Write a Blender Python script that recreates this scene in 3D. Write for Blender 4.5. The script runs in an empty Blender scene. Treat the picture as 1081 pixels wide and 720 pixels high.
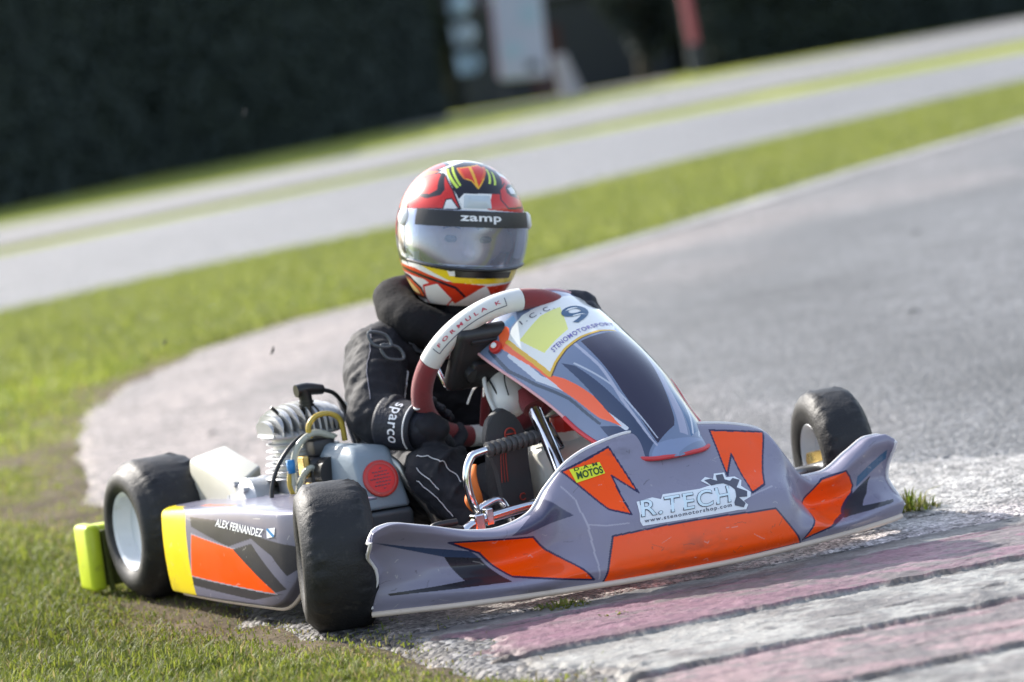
import numpy as np, math
def cr(x, xs, ys):
    """smooth (monotone-limited) cubic interpolation"""
    x = np.asarray(x, float); xs = np.asarray(xs, float); ys = np.asarray(ys, float)
    h = np.diff(xs); d = np.diff(ys)/h
    m = np.empty_like(ys); m[0] = d[0]; m[-1] = d[-1]
    m[1:-1] = np.where(d[:-1]*d[1:] > 0, 2*d[:-1]*d[1:]/np.where(d[:-1]+d[1:] == 0, 1, d[:-1]+d[1:]), 0)
    x = np.clip(x, xs[0], xs[-1]); i = np.clip(np.searchsorted(xs, x)-1, 0, len(h)-1)
    t = (x-xs[i])/h[i]
    return ((2*t**3-3*t**2+1)*ys[i]+(t**3-2*t**2+t)*h[i]*m[i]+(-2*t**3+3*t**2)*ys[i+1]+(t**3-t**2)*h[i]*m[i+1])
def sstep(x, a, b):
    t = np.clip((x-a)/(b-a), 0, 1); return t*t*(3-2*t)
# ---- nose cone: y runs along the kart's width, v from the bottom lip to the top edge
NY = [-.506,-.497,-.47,-.43,-.35,-.30,-.268,-.229,-.196,-.144,-.095,-.02,.06,.146,.215,.25,.27,.29,.315,.355,.42,.465,.49,.506]
NX = [.125,.122,.120,.118,.112,.115,.118,.12,.12,.12,.12,.12,.12,.12,.12,.12,.122,.125,.128,.13,.13,.13,.13,.135]
NZ = [.160,.176,.184,.173,.147,.141,.145,.159,.194,.234,.251,.262,.261,.252,.237,.222,.188,.150,.130,.131,.160,.178,.178,.168]
def nose(y, v):
    y = np.asarray(y, float); v = np.asarray(v, float)
    lx = cr(y, [-.506,-.497,-.366,-.22,-.074,.085,.217,.354,.487,.506], [.035,.042,.130,.195,.236,.252,.238,.208,.160,.148])
    lz = .03+0*y
    tx = cr(y, NY, NX); tz = cr(y, NY, NZ)
    c = 1-sstep(np.abs(y-.035), .17, .27)
    vs = np.array([0,.14,.30,.42,.60,.80,.93,1.])
    # central section: upright face, crease, sloping bonnet
    cx = cr(v, vs, [0,-.10,-.06,.02,.36,.70,.93,1.0]); cz = cr(v, vs, [0,.10,.30,.44,.63,.85,.985,1.0])
    ax = lx+(tx-lx)*cx
    # wing section: flange, hollow, overhanging roll
    wz = cr(v, vs, [0,.16,.34,.50,.72,.92,1.0,.985])
    wx = lx+(tx+.020-lx)*cr(v, vs, [0,-.02,.30,.52,.55,.80,1.0,1.0])+cr(v, vs, [0,.012,-.016,-.028,-.020,.0,-.008,-.030])
    x = ax*c+wx*(1-c); z = lz+(tz-lz)*(cz*c+wz*(1-c))
    # rounded end tips
    e = sstep(np.abs(y), .455, .506); yo = y+np.sign(y)*e*np.where(y > 0, .30, 1.)*(cr(v, vs, [0,.0,-.012,-.020,-.006,.006,.006,.0]))
    yo = yo-.030*np.clip(v, 0, 1)*sstep(-y, .36, .506)
    return np.stack([x, yo, z], -1)
# ---- tilted number panel: s across, t from the top edge to the bottom
NAU = dict(x0=-.16, x1=.185, z0=.490, z1=.213, bul=.040, y0=.012, y1=.030)
def nassau(s, t):
    s = np.asarray(s, float); t = np.asarray(t, float)
    n = np.array([.64,0,.77]); 
    w = cr(t, [0,.08,.35,.6,.8,.92,.975,1], [.140,.150,.136,.119,.103,.080,.052,.0])
    d = cr(t, [0,.3,.6,.85,1], [.075,.085,.085,.05,.0])
    cx = NAU['x0']+(NAU['x1']-NAU['x0'])*t; cz = NAU['z0']+(NAU['z1']-NAU['z0'])*t
    b = NAU['bul']*np.sin(math.pi*np.clip(t,0,1)); cy = NAU['y0']+(NAU['y1']-NAU['y0'])*t+cr(t, [0,.35,.6,.8,.92,1], [0,.008,.018,.020,.016,.008])
    q = b-d*np.abs(s)**2.3
    top = -.03*(1-np.abs(s)**2)*sstep(t, .25, 0)   # top edge arches up and back
    return np.stack([cx+n[0]*q+top*.77, cy+w*s, cz+n[2]*q-top*.64], -1)
# ---- side pod: u along the kart (rear to front), v around the outside from the bottom to the inner top
def pod(x, v):
    x = np.asarray(x, float); v = np.asarray(v, float)
    zb = .022+.10*np.clip((x+.27)/.13, 0, 1)**2.2
    zt = cr(x, [-.715,-.5,-.3,-.14], [.186,.196,.203,.200])
    yo = cr(x, [-.715,-.69,-.55,-.3,-.2,-.14], [-.566,-.577,-.580,-.570,-.558,-.537])
    vs = [0,.12,.45,.66,.76,.84,1]
    zz = cr(v, vs, [0,.06,.55,.93,.985,1,1.005]); yy = cr(v, vs, [.030,.006,0,.004,.012,.032,.150])
    return np.stack([x+0*v, yo+yy, zb+(zt-zb)*zz], -1)
# ---- helmet shell: az 0 = forward, positive to the wearer's left; el up
HC = np.array([-.452,.006,.632])
def hrot():
    a, r, p = math.radians(-17), math.radians(-9.5), math.radians(3)
    Rz = np.array([[math.cos(a),-math.sin(a),0],[math.sin(a),math.cos(a),0],[0,0,1]])
    Rx = np.array([[1,0,0],[0,math.cos(r),-math.sin(r)],[0,math.sin(r),math.cos(r)]])
    Ry = np.array([[math.cos(p),0,math.sin(p)],[0,1,0],[-math.sin(p),0,math.cos(p)]])
    return Rz@Rx@Ry
HR = hrot()
def helmet(az, el, off=0.):
    az = np.asarray(az, float); el = np.asarray(el, float)
    c = np.cos(el); k = np.where(el > 0, c**.92, np.abs(c)**.62)
    front = np.clip(np.cos(az), 0, 1)
    chin = np.exp(-((el+.62)/.42)**2)*front**3*.020
    x = k*np.cos(az)*(.132+off)+chin; y = k*np.sin(az)*(.1225+off-.012*sstep(el, 0, -1.1))
    z = np.where(el > 0, np.sin(el)*(.130+off), np.sin(el)*(.152+off))
    return np.stack([x, y, z], -1)@HR.T+HC
MAP = {
 'n_orange_main': [(-.1368,.1065),(-.049,.1102),(.0568,.1089),(.175,.1014),(.2235,.0325),(.1266,.0321),(.0129,.03),(-.0737,.03),(-.1615,.0315)],
 'n_orange_right': [(.13,.2421),(.2415,.2215),(.1728,.1431),(.1368,.1351),(.1458,.1991),(.112,.1676)],
 'n_orange_left': [(-.166,.2174),(-.0726,.245),(-.0625,.1674),(-.0917,.1996),(-.0951,.1364),(-.1244,.1486)],
 'n_orange_wing_l': [(.3225,.1161),(.3338,.1227),(.3889,.1286),(.4036,.1156),(.4126,.0983),(.4058,.0862),(.3507,.0585),(.2257,.0374)],
 'n_dark_wing_l': [(.4036,.0834),(.4597,.1078),(.434,.0814),(.4036,.0644),(.4786,.0642),(.471,.0593),(.3405,.0543)],
 'n_blue_wing_l': [(.4249,.112),(.496,.1486),(.4974,.1324),(.4204,.0936)],
 'n_orange_wing_r': [(-.3885,.1338),(-.2415,.1189),(-.1773,.0393),(-.2955,.0618),(-.3338,.1064)],
 'n_dark_line_r': [(-.5251,.1577),(-.4539,.1376),(-.3484,.1121),(-.3304,.0958),(-.3917,.1093)],
 'n_dark_para_r': [(-.4866,.0618),(-.3687,.0662),(-.3917,.1093),(-.3326,.0979),(-.3034,.0556),(-.4832,.058)],
 'n_arrow_r': [(-.2088,.1778),(-.175,.1459),(-.255,.1261),(-.2831,.1278),(-.2392,.1534)],
 'n_edge_hl1': [(-.1784,.1938),(-.1649,.1697),(-.1638,.129),(-.1672,.0808),(-.1694,.0395)],
 'n_edge_hl2': [(-.1638,.129),(-.1413,.1246),(-.1053,.1233)],
 'n_edge_hl3': [(.1131,.1283),(.148,.1336),(.1863,.1378)],
 'n_sticker': [(-.076,.1532),(-.0467,.156),(-.0343,.1512),(-.0265,.1578),(.0422,.156),(.0647,.1581),(.0546,.1671),(.067,.1718),(.0794,.1664),(.0872,.1742),(.1086,.1727),(.1053,.1649),(.1233,.1636),(.1311,.1559),(.1221,.148),(.1334,.1361),(.1278,.1292),(.1109,.1251),(.1176,.1178),(.1109,.111),(.0929,.1126),(-.0839,.115),(-.0861,.1226)],
 'n_gear': [(.0614,.167),(.0737,.1675),(.0839,.1622),(.0884,.1709),(.103,.1707),(.0996,.1621),(.1075,.1584),(.1165,.1617),(.1278,.1569),(.1109,.1472),(.1266,.1382),(.121,.1304),(.1041,.1322),(.1131,.1206),(.1064,.1148),(.0906,.1208),(.0917,.126),(.0996,.1341),(.1053,.1444),(.1007,.1518),(.0917,.157),(.0782,.1577),(.067,.1572)],
 'n_t_rtech': [(-.0805,.1297),(.085,.128),(-.0692,.1532)],
 'n_t_url': [(-.0794,.1197),(.0839,.1201),(-.0782,.1258)],
 'n_motos': [(-.1537,.2185),(-.1007,.2234),(-.1007,.2046),(-.1525,.1962)],
 'n_t_motos': [(-.148,.2014),(-.103,.2058),(-.1458,.2126)],
 'n_t_motos2': [(-.1469,.2147),(-.1064,.2186),(-.1458,.2201)],
 'p_yellow': [(-.715,.1845),(-.5521,.1895),(-.6048,.0278),(-.6953,.0319)],
 'p_orange': [(-.5423,.1482),(-.335,.126),(-.2297,.0537),(-.5694,.0677)],
 'p_dark_up': [(-.5423,.179),(-.4312,.1778),(-.1515,.1392),(-.1565,.1218),(-.2181,.1189),(-.2905,.1507),(-.386,.1319),(-.5398,.1614)],
 'p_dark_mid': [(-.367,.1277),(-.2922,.1417),(-.1984,.0636),(-.233,.0564)],
 'p_dark_low': [(-.5694,.0677),(-.2395,.0538),(-.2107,.0543),(-.3185,.0388),(-.576,.0511)],
 'p_dark_tri': [(-.2453,.141),(-.14,.1322),(-.154,.103),(-.1894,.0872)],
 'p_t_name': [(-.4287,.1676),(-.2453,.1549),(-.4238,.1816)],
 'p_flag': [(-.2313,.1701),(-.2033,.1726),(-.2083,.1565),(-.2321,.1533)],
 's_plate': [(-.7756,.1463),(-.7836,.2705),(-.7956,.4048),(-.6593,.3727),(-.4749,.3427),(-.2184,.3186),(.0982,.3006),(.3427,.2986),(.7395,.1062),(.5752,.0441),(.3106,.0461),(.0501,.0681),(-.1984,.0882),(-.4749,.0922),(-.6553,.1122)],
 's_edge': [(-.7756,.1463),(-.7836,.2705),(-.7956,.4048),(-.6593,.3727),(-.4749,.3427),(-.2184,.3186),(.0982,.3006),(.3427,.2986)],
 's_field': [(-.6313,.1804),(-.5992,.2806),(-.2705,.2365),(-.1062,.1343),(-.3507,.1463)],
 's_t_nine': [(-.1824,.2244),(.2224,.2084),(-.0902,.1323)],
 's_t_icc': [(-.5591,.1283),(-.1142,.1242),(-.5511,.1082)],
 's_t_moto': [(-.5952,.3287),(-.2265,.2906),(.4629,.2485),(-.5832,.3026)],
 's_window': [(-.2665,.3407),(.3467,.3086),(.6072,.2806),(.4068,.5631),(.1583,.8357),(.0982,.8657),(-.4269,.9218),(-.3747,.6513),(-.3066,.477)],
 's_stripe_r': [(.6072,.2806),(.515,.4008),(.3547,.9138),(.1663,.8998),(.3828,.5731)],
 's_blue_r': [(.6593,.3768),(.5511,.5511),(.8397,.6132),(.9038,.7776),(1.0,.8277),(.4228,.9198),(.3988,.7054)],
 's_navy_l': [(-.6393,.3928),(-.5671,.4409),(-.511,.6192),(-.4389,.9078),(-.976,.9719),(-.9198,.8758),(-.8477,.7194),(-.6834,.7836),(-.6713,.6032)],
 's_line_l': [(-.3507,.3427),(-.3627,.501),(-.4469,.6834),(-.4749,.9259)],
 's_orange': [(-.7194,.0561),(-.6593,.0982),(-.7756,.1603),(-.7916,.4088),(-.7435,.4569),(-.7074,.519),(-.6713,.6032),(-.6834,.7836),(-.7876,.6914),(-.8397,.501),(-.8317,.3407),(-.8557,.1443)],
 's_topwin': [(-.3948,.0561),(-.0982,.0481),(.1062,.0721),(-.1984,.0882),(-.3988,.0822)],
 's_bluep': [(-.6713,.0621),(-.5351,.0681),(-.5551,.0942),(-.6673,.1062)],
 's_line_b': [(-.9279,.1142),(-.9719,.2525),(-.9359,.3928),(-.8557,.5391),(-.8277,.7094)],
 's_light_b': [(-.4269,.9218),(.1904,.9238),(.8277,.9238),(-.1864,.998),(-.8798,.9679)],
 's_button': [(-.8758,.1303)],
 'h_red_l': [(-1.2095,.2912),(-1.3529,.4219),(-1.396,.6292),(-1.2047,.8636),(-.8507,.9583),(-.6116,.8952),(-.382,.6427),(-.2194,.3452)],
 'h_swoosh': [(-1.4773,.6067),(-1.1568,.5075),(-.8077,.4715),(-.5685,.5391),(-.5111,.6337),(-.6403,.9447),(-.7551,.9673),(-.7168,.7915),(-.6642,.6292),(-.7885,.5436),(-1.0277,.5481),(-1.2716,.6157)],
 'h_top_dark': [(-.7694,1.089),(-.5637,1.2197),(1.1295,1.2783),(.9095,.9357),(.5603,.5932),(-.1715,.5841),(-.2624,.4805),(-.1859,.3633),(-.2863,.5346),(-.5542,.8952)],
 'h_flame': [(-.4059,1.107),(.4503,1.2558),(.5125,1.1386),(.2972,.8816),(.1011,.6788),(-.0137,.823),(-.1811,.8636)],
 'h_y1': [(-.4155,1.1295),(-.3246,1.1341),(-.1237,.8411),(-.1811,.8546)],
 'h_y2': [(-.0328,1.1611),(.0676,1.1656),(.1155,.6788),(.0676,.7058)],
 'h_y3': [(.5603,1.1927),(.6846,1.1927),(.2303,.8321),(.1776,.8321)],
 'h_g1': [(-.7503,1.071),(-.669,1.0845),(-.272,.6878),(-.3198,.6653)],
 'h_g2': [(-.6259,1.1476),(-.5542,1.1521),(-.2289,.7284),(-.2624,.7058)],
 'h_g3': [(.5842,1.1205),(.6512,1.107),(.4072,.7689),(.3498,.7689)],
 'h_g4': [(.699,1.0574),(.742,1.0349),(.5364,.7509),(.479,.7509)],
 'h_vent': [(-.1715,.512),(-.095,.5571),(.3259,.5706),(.3833,.5301),(.302,.3633),(-.1285,.3497)],
 'h_white_t': [(-.4729,.4715),(-.382,.494),(-.2433,.3362),(-.5063,.3227)],
 'h_red_r': [(.5746,.6698),(.8521,.796),(.9095,.5571),(1.3638,.4895),(1.1725,.3768),(.6512,.3678),(.5172,.503)],
 'h_emblem': [(.7803,.7104),(.9764,.7735),(1.3734,.7599),(1.3734,.6653),(1.2634,.5706),(.986,.5391),(.8234,.5571),(.742,.6157)],
 'h_emblem_i': [(.8425,.6923),(1.0577,.7194),(1.1151,.6472),(1.0434,.5932),(.8712,.6022)],
 'h_yellow_chin': [(-1.0564,-.385),(-.7168,-.421),(-.4489,-.4661),(-.4011,-.5563),(.1298,-.5788),(.8425,-.5608),(.8377,-.4661),(1.3208,-.376),(1.316,-.4346),(1.2969,-.6329),(.1537,-.6689),(-.3485,-.6554),(-.6977,-.5247)],
 'h_chin_vent': [(-.4107,-.4481),(.1107,-.4706),(.7803,-.4481),(.8377,-.5563),(.1298,-.5698),(-.382,-.5563)],
 'h_red_chin': [(-1.7308,-.4346),(-1.0707,-.4886),(-.4729,-.6419),(.302,-.687),(.1394,-.7681),(-.3055,-1.0836),(-.5016,-.8808),(-.9225,-.6419),(-1.726,-.5427)],
 'h_red_chin_r': [(1.3112,-.4616),(1.2921,-.6464),(.3116,-.705),(.5268,-.8538),(1.2778,-.7997),(1.2969,-.6149)],
 'h_white_chin': [(-.9846,-.7546),(-.6451,-.6735),(-.3581,-.971),(-.6546,-1.282),(-1.1808,-1.1648)],
 'h_leaf': [(-1.726,-.5878),(-1.3338,-.6374),(-1.0899,-.8042),(-1.1186,-1.007),(-1.7021,-.9619),(-1.7212,-.7546)],
 'h_leaf_y': [(-1.726,-.6284),(-1.4582,-.6825),(-1.2429,-.8357),(-1.2429,-.9439),(-1.7117,-.8943),(-1.7212,-.7591)],
 'h_side_y': [(-1.2573,-.101),(-1.0181,-.0875),(-1.0229,-.2948),(-1.1855,-.2497)],
 'h_dark_line': [(-1.7404,-.092),(-1.5682,-.0875),(-1.439,-.3354),(-1.0899,-.403),(-1.1042,-.4301),(-1.7308,-.3895)],
 'h_dark_line2': [(-1.5491,.1244),(-1.4199,.1334),(-1.2477,-.2362),(-1.066,-.3354),(-1.0851,-.3579),(-1.3529,-.2858)],
 'h_visor_tl': [(-1.0755,.2686)],
 'h_visor_strip': [(-.9033,.2866),(1.1056,.3272),(.9956,.1018),(-.8603,.0703)],
 'h_visor_low': [(-1.066,-.3399),(-.4442,-.421),(.1107,-.4436),(1.3208,-.3579)],
 'h_t_logo': [(-.2194,.174),(.4168,.1785),(-.2241,.2551)],
}
import bpy, bmesh, random
from mathutils import Vector, Matrix
rng = np.random.default_rng(7); random.seed(7)
R_ = math.radians
sc = bpy.context.scene; COL = sc.collection
PSI, KR = R_(28), R_(-2.9)
KO = np.array([.12, 5.16, 0.])
FW = np.array([math.sin(PSI), -math.cos(PSI), 0]); LF0 = np.array([math.cos(PSI), math.sin(PSI), 0]); UP0 = np.array([0, 0, 1.])
LF = LF0*math.cos(KR)+UP0*math.sin(KR); UP = UP0*math.cos(KR)-LF0*math.sin(KR)
KM = Matrix(((FW[0], LF[0], UP[0], KO[0]), (FW[1], LF[1], UP[1], KO[1]), (FW[2], LF[2], UP[2], KO[2]), (0, 0, 0, 1)))
def lin(c):
    c = np.asarray(c, float)/255.; return np.where(c <= .04045, c/12.92, ((c+.055)/1.055)**2.4)
# ------------------------------------------------------------ noise
def vnoise(x, y, seed=0):
    xi = np.floor(x).astype(np.int64); yi = np.floor(y).astype(np.int64); fx = x-xi; fy = y-yi
    fx = fx*fx*(3-2*fx); fy = fy*fy*(3-2*fy)
    def hsh(a, b):
        h = (a*374761393+b*668265263+seed*974634777) & 0xffffffff
        h = ((h ^ (h >> 13))*1274126177) & 0xffffffff
        return ((h ^ (h >> 16)) & 0xffff)/65535.
    return (hsh(xi, yi)*(1-fx)+hsh(xi+1, yi)*fx)*(1-fy)+(hsh(xi, yi+1)*(1-fx)+hsh(xi+1, yi+1)*fx)*fy
def fbm(x, y, o=4, seed=0):
    s = 0; a = .5
    for i in range(o):
        s = s+a*vnoise(x*2**i, y*2**i, seed+i*17); a *= .5
    return s/(1-.5**o)
# ------------------------------------------------------------ materials
def newmat(name):
    m = bpy.data.materials.new(name); m.use_nodes = True
    return m, m.node_tree.nodes, m.node_tree.links, m.node_tree.nodes['Principled BSDF']
def mat(name, c, rough=.5, metal=0., coat=0., var=.12, scale=30., bump=0., bscale=200., spec=.5, trans=0., sss=0., wear=None, sheen=0.):
    m, N, L, b = newmat(name)
    c = np.asarray(c, float)
    tc = N.new('ShaderNodeTexCoord'); nz = N.new('ShaderNodeTexNoise'); nz.inputs['Scale'].default_value = scale; nz.inputs['Detail'].default_value = 6
    L.new(tc.outputs['Object'], nz.inputs['Vector'])
    mx = N.new('ShaderNodeMix'); mx.data_type = 'RGBA'
    mx.inputs[6].default_value = (*np.clip(c*(1-var), 0, 1), 1); mx.inputs[7].default_value = (*np.clip(c*(1+var), 0, 1), 1)
    L.new(nz.outputs['Fac'], mx.inputs[0]); out = mx.outputs[2]
    if wear is not None:
        n2 = N.new('ShaderNodeTexNoise'); n2.inputs['Scale'].default_value = scale*.7; n2.inputs['Detail'].default_value = 9; n2.inputs['Roughness'].default_value = .7
        L.new(tc.outputs['Object'], n2.inputs['Vector'])
        rp = N.new('ShaderNodeValToRGB'); rp.color_ramp.elements[0].position = .56; rp.color_ramp.elements[1].position = .70
        L.new(n2.outputs['Fac'], rp.inputs[0])
        m2 = N.new('ShaderNodeMix'); m2.data_type = 'RGBA'; m2.inputs[7].default_value = (*wear, 1)
        sc_ = N.new('ShaderNodeMath'); sc_.operation = 'MULTIPLY'; sc_.inputs[1].default_value = .6; L.new(rp.outputs[0], sc_.inputs[0])
        L.new(sc_.outputs[0], m2.inputs[0]); L.new(out, m2.inputs[6]); out = m2.outputs[2]
    L.new(out, b.inputs['Base Color'])
    mr = N.new('ShaderNodeMapRange'); mr.inputs[3].default_value = max(.02, rough-.1); mr.inputs[4].default_value = min(1, rough+.12); L.new(nz.outputs['Fac'], mr.inputs[0]); L.new(mr.outputs[0], b.inputs['Roughness'])
    b.inputs['Metallic'].default_value = metal; b.inputs['Coat Weight'].default_value = coat; b.inputs['Coat Roughness'].default_value = .08
    b.inputs['Specular IOR Level'].default_value = spec; b.inputs['Transmission Weight'].default_value = trans; b.inputs['Subsurface Weight'].default_value = sss
    b.inputs['Subsurface Radius'].default_value = (.02, .02, .02); b.inputs['Sheen Weight'].default_value = sheen
    if bump:
        n3 = N.new('ShaderNodeTexNoise'); n3.inputs['Scale'].default_value = bscale; n3.inputs['Detail'].default_value = 4; L.new(tc.outputs['Object'], n3.inputs['Vector'])
        bp = N.new('ShaderNodeBump'); bp.inputs['Strength'].default_value = bump; bp.inputs['Distance'].default_value = .004; L.new(n3.outputs['Fac'], bp.inputs['Height']); L.new(bp.outputs[0], b.inputs['Normal'])
    return m
def vmat(name, rough=.25, coat=.6, dirt=.25, dirtcol=(.16, .13, .10), bump=.0, spec=.5):
    """printed plastic: the colours are the print on the part (attribute Col), some with highlights painted in, plus specks of dirt and scuffs"""
    m, N, L, b = newmat(name)
    at = N.new('ShaderNodeVertexColor'); at.layer_name = 'Col'
    tc = N.new('ShaderNodeTexCoord')
    n2 = N.new('ShaderNodeTexNoise'); n2.inputs['Scale'].default_value = 38; n2.inputs['Detail'].default_value = 10; n2.inputs['Roughness'].default_value = .75; L.new(tc.outputs['Object'], n2.inputs['Vector'])
    rp = N.new('ShaderNodeValToRGB'); rp.color_ramp.elements[0].position = .55; rp.color_ramp.elements[1].position = .80; L.new(n2.outputs['Fac'], rp.inputs[0])
    ml = N.new('ShaderNodeMath'); ml.operation = 'MULTIPLY'; ml.inputs[1].default_value = dirt; L.new(rp.outputs[0], ml.inputs[0])
    mx = N.new('ShaderNodeMix'); mx.data_type = 'RGBA'; L.new(ml.outputs[0], mx.inputs[0]); L.new(at.outputs['Color'], mx.inputs[6]); mx.inputs[7].default_value = (*dirtcol, 1)
    L.new(mx.outputs[2], b.inputs['Base Color'])
    n1 = N.new('ShaderNodeTexNoise'); n1.inputs['Scale'].default_value = 12; n1.inputs['Detail'].default_value = 6; L.new(tc.outputs['Object'], n1.inputs['Vector'])
    mr = N.new('ShaderNodeMapRange'); mr.inputs[3].default_value = rough-.08; mr.inputs[4].default_value = rough+.2; L.new(n1.outputs['Fac'], mr.inputs[0]); L.new(mr.outputs[0], b.inputs['Roughness'])
    b.inputs['Coat Weight'].default_value = coat; b.inputs['Coat Roughness'].default_value = .06; b.inputs['Specular IOR Level'].default_value = spec
    n4 = N.new('ShaderNodeTexNoise'); n4.inputs['Scale'].default_value = 9; n4.inputs['Detail'].default_value = 2; L.new(tc.outputs['Object'], n4.inputs['Vector'])
    bp = N.new('ShaderNodeBump'); bp.inputs['Strength'].default_value = .12; bp.inputs['Distance'].default_value = .01; L.new(n4.outputs['Fac'], bp.inputs['Height'])
    L.new(bp.outputs[0], b.inputs['Normal']); L.new(bp.outputs[0], b.inputs['Coat Normal'])
    return m
M = {}
M['rubber'] = mat('tyre_rubber', (.0125, .013, .015), .55, var=.35, scale=45, bump=.25, bscale=240, wear=(.062, .058, .053), spec=.42)
M['rim'] = mat('white_rim', (.66, .69, .72), .35, var=.05, coat=.2, wear=(.45, .44, .42))
M['hub'] = mat('alloy_hub', (.55, .55, .56), .3, metal=1)
M['brass'] = mat('brass', (.75, .52, .18), .3, metal=1)
M['chrome'] = mat('chrome', (.78, .80, .84), .10, metal=1, var=.03)
M['steel'] = mat('grey_steel', (.42, .41, .38), .35, metal=.9)
M['alu'] = mat('cast_aluminium', (.50, .51, .52), .50, metal=.6, var=.15, scale=80, bump=.15)
M['black'] = mat('black_plastic', (.018, .018, .02), .42, var=.3, bump=.1)
M['blackrub'] = mat('black_rubber_grip', (.06, .06, .062), .5, bump=.3)
M['red'] = mat('red_suede', (.22, .020, .026), .75, var=.25, scale=60, bump=.4, bscale=500, sheen=.3)
M['whiteg'] = mat('white_leather', (.72, .72, .70), .5, var=.06, bump=.25, bscale=500, wear=(.5, .49, .46))
M['white'] = mat('white_plastic', (.78, .78, .76), .32, var=.05, coat=.2)
M['tank'] = mat('translucent_tank', (.78, .77, .70), .35, var=.05, sss=.5)
M['redcap'] = mat('red_plastic', (.55, .03, .02), .35, coat=.2)
M['redmesh'] = mat('red_grille', (.80, .02, .015), .45, var=.1)
M['airbox'] = mat('blue_grey_plastic', (.225, .275, .315), .42, var=.10, scale=18, bump=.08, wear=(.28, .31, .33))
M['airboxd'] = mat('dark_grey_plastic', (.075, .085, .095), .45, var=.15, scale=18)
M['cream'] = mat('cream_plastic', (.56, .54, .45), .38, var=.05, coat=.2, sss=.35, wear=(.5, .46, .36))
M['fluo'] = mat('fluorescent_yellow_plastic', (.56, .66, .03), .38, var=.1, wear=(.2, .2, .04))
M['fluod'] = mat('dark_yellow_plastic', (.10, .11, .015), .6, var=.5, scale=50, wear=(.04, .035, .02))
M['edge'] = mat('pale_edge', (.74, .72, .72), .35, var=.05)
M['lip'] = mat('cream_lip', (.66, .55, .46), .45, var=.12, scale=14, wear=(.35, .27, .2))
M['pinkedge'] = mat('pink_edge', (.72, .40, .42), .35, var=.08)
M['rededge'] = mat('red_edge', (.60, .05, .06), .35)
M['suit'] = mat('black_racing_suit', (.012, .0125, .017), .72, var=.5, scale=14, bump=.5, bscale=70, sheen=.04, spec=.35)
M['glove'] = mat('black_glove', (.009, .011, .020), .6, var=.4, bump=.4, bscale=160, sheen=.03)
M['foam'] = mat('black_foam_collar', (.008, .008, .0095), .85, var=.3, bump=.4, bscale=120, spec=.25)
M['thread'] = mat('white_thread', (.72, .72, .72), .6)
M['skin'] = mat('skin', (.64, .40, .30), .5, sss=.2)
M['eye'] = mat('eye', (.05, .04, .03), .2)
M['boot'] = mat('dark_grey_sole', (.045, .046, .05), .6, var=.2, bump=.2)
M['bootred'] = mat('red_print', (.42, .05, .03), .5)
M['bootup'] = mat('black_boot_suede', (.02, .02, .022), .8, bump=.3)
M['orangecl'] = mat('orange_fabric', (.85, .20, .03), .6, bump=.2)
M['wire'] = mat('black_cable', (.012, .012, .013), .35)
M['yhose'] = mat('yellow_fuel_hose', (.62, .44, .06), .3, coat=.3, trans=.2)
M['chose'] = mat('clear_milky_hose', (.62, .62, .50), .3, coat=.3, trans=.35)
M['blue'] = mat('blue_clip', (.03, .22, .50), .35)
M['letter'] = mat('white_print', (.80, .81, .83), .4)
M['dletter'] = mat('dark_print', (.05, .05, .075), .4)
M['gletter'] = mat('grey_print', (.085, .09, .125), .4)
M['lletter'] = mat('pale_blue_print', (.70, .84, .90), .4)
M['greenl'] = mat('dark_green_print', (.02, .07, .01), .5)
M['stick'] = mat('yellow_sticker', (.75, .80, .03), .4)
M['stickw'] = mat('white_sticker', (.80, .84, .88), .4)
M['purple'] = mat('purple_print', (.17, .15, .42), .4)
M['nine'] = mat('blue_number', (.03, .10, .20), .35)
M['redl'] = mat('red_print_text', (.50, .04, .08), .5)
M['nose'] = vmat('printed_nose', .24, .30, .16, spec=.25)
M['pod'] = vmat('printed_pod', .27, .30, .28, spec=.3)
M['nas'] = vmat('printed_panel', .16, .9, .08)
M['helm'] = vmat('helmet_paint', .24, .6, .05, spec=.3)
# ------------------------------------------------------------ mesh helpers
def tag(o, label=None, cat=None, group=None, kind=None):
    if label: o['label'] = label
    if cat: o['category'] = cat
    if group: o['group'] = group
    if kind: o['kind'] = kind
    return o
def link(name, me, m=None, parent=None, smooth=True):
    o = bpy.data.objects.new(name, me); COL.objects.link(o)
    if m: me.materials.append(m)
    if smooth and len(me.polygons): me.polygons.foreach_set('use_smooth', np.ones(len(me.polygons), bool))
    if parent: o.parent = parent
    return o
def empty(name, mw=None):
    o = bpy.data.objects.new(name, None); COL.objects.link(o); o.empty_display_size = .1
    if mw is not None: o.matrix_world = mw
    return o
def fin(name, bm, m, parent=None, smooth=True, sharp=None):
    bmesh.ops.recalc_face_normals(bm, faces=bm.faces)
    me = bpy.data.meshes.new(name); bm.to_mesh(me); bm.free()
    o = link(name, me, m, parent, smooth)
    if smooth and sharp: me.set_sharp_from_angle(angle=R_(sharp))
    return o
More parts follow.
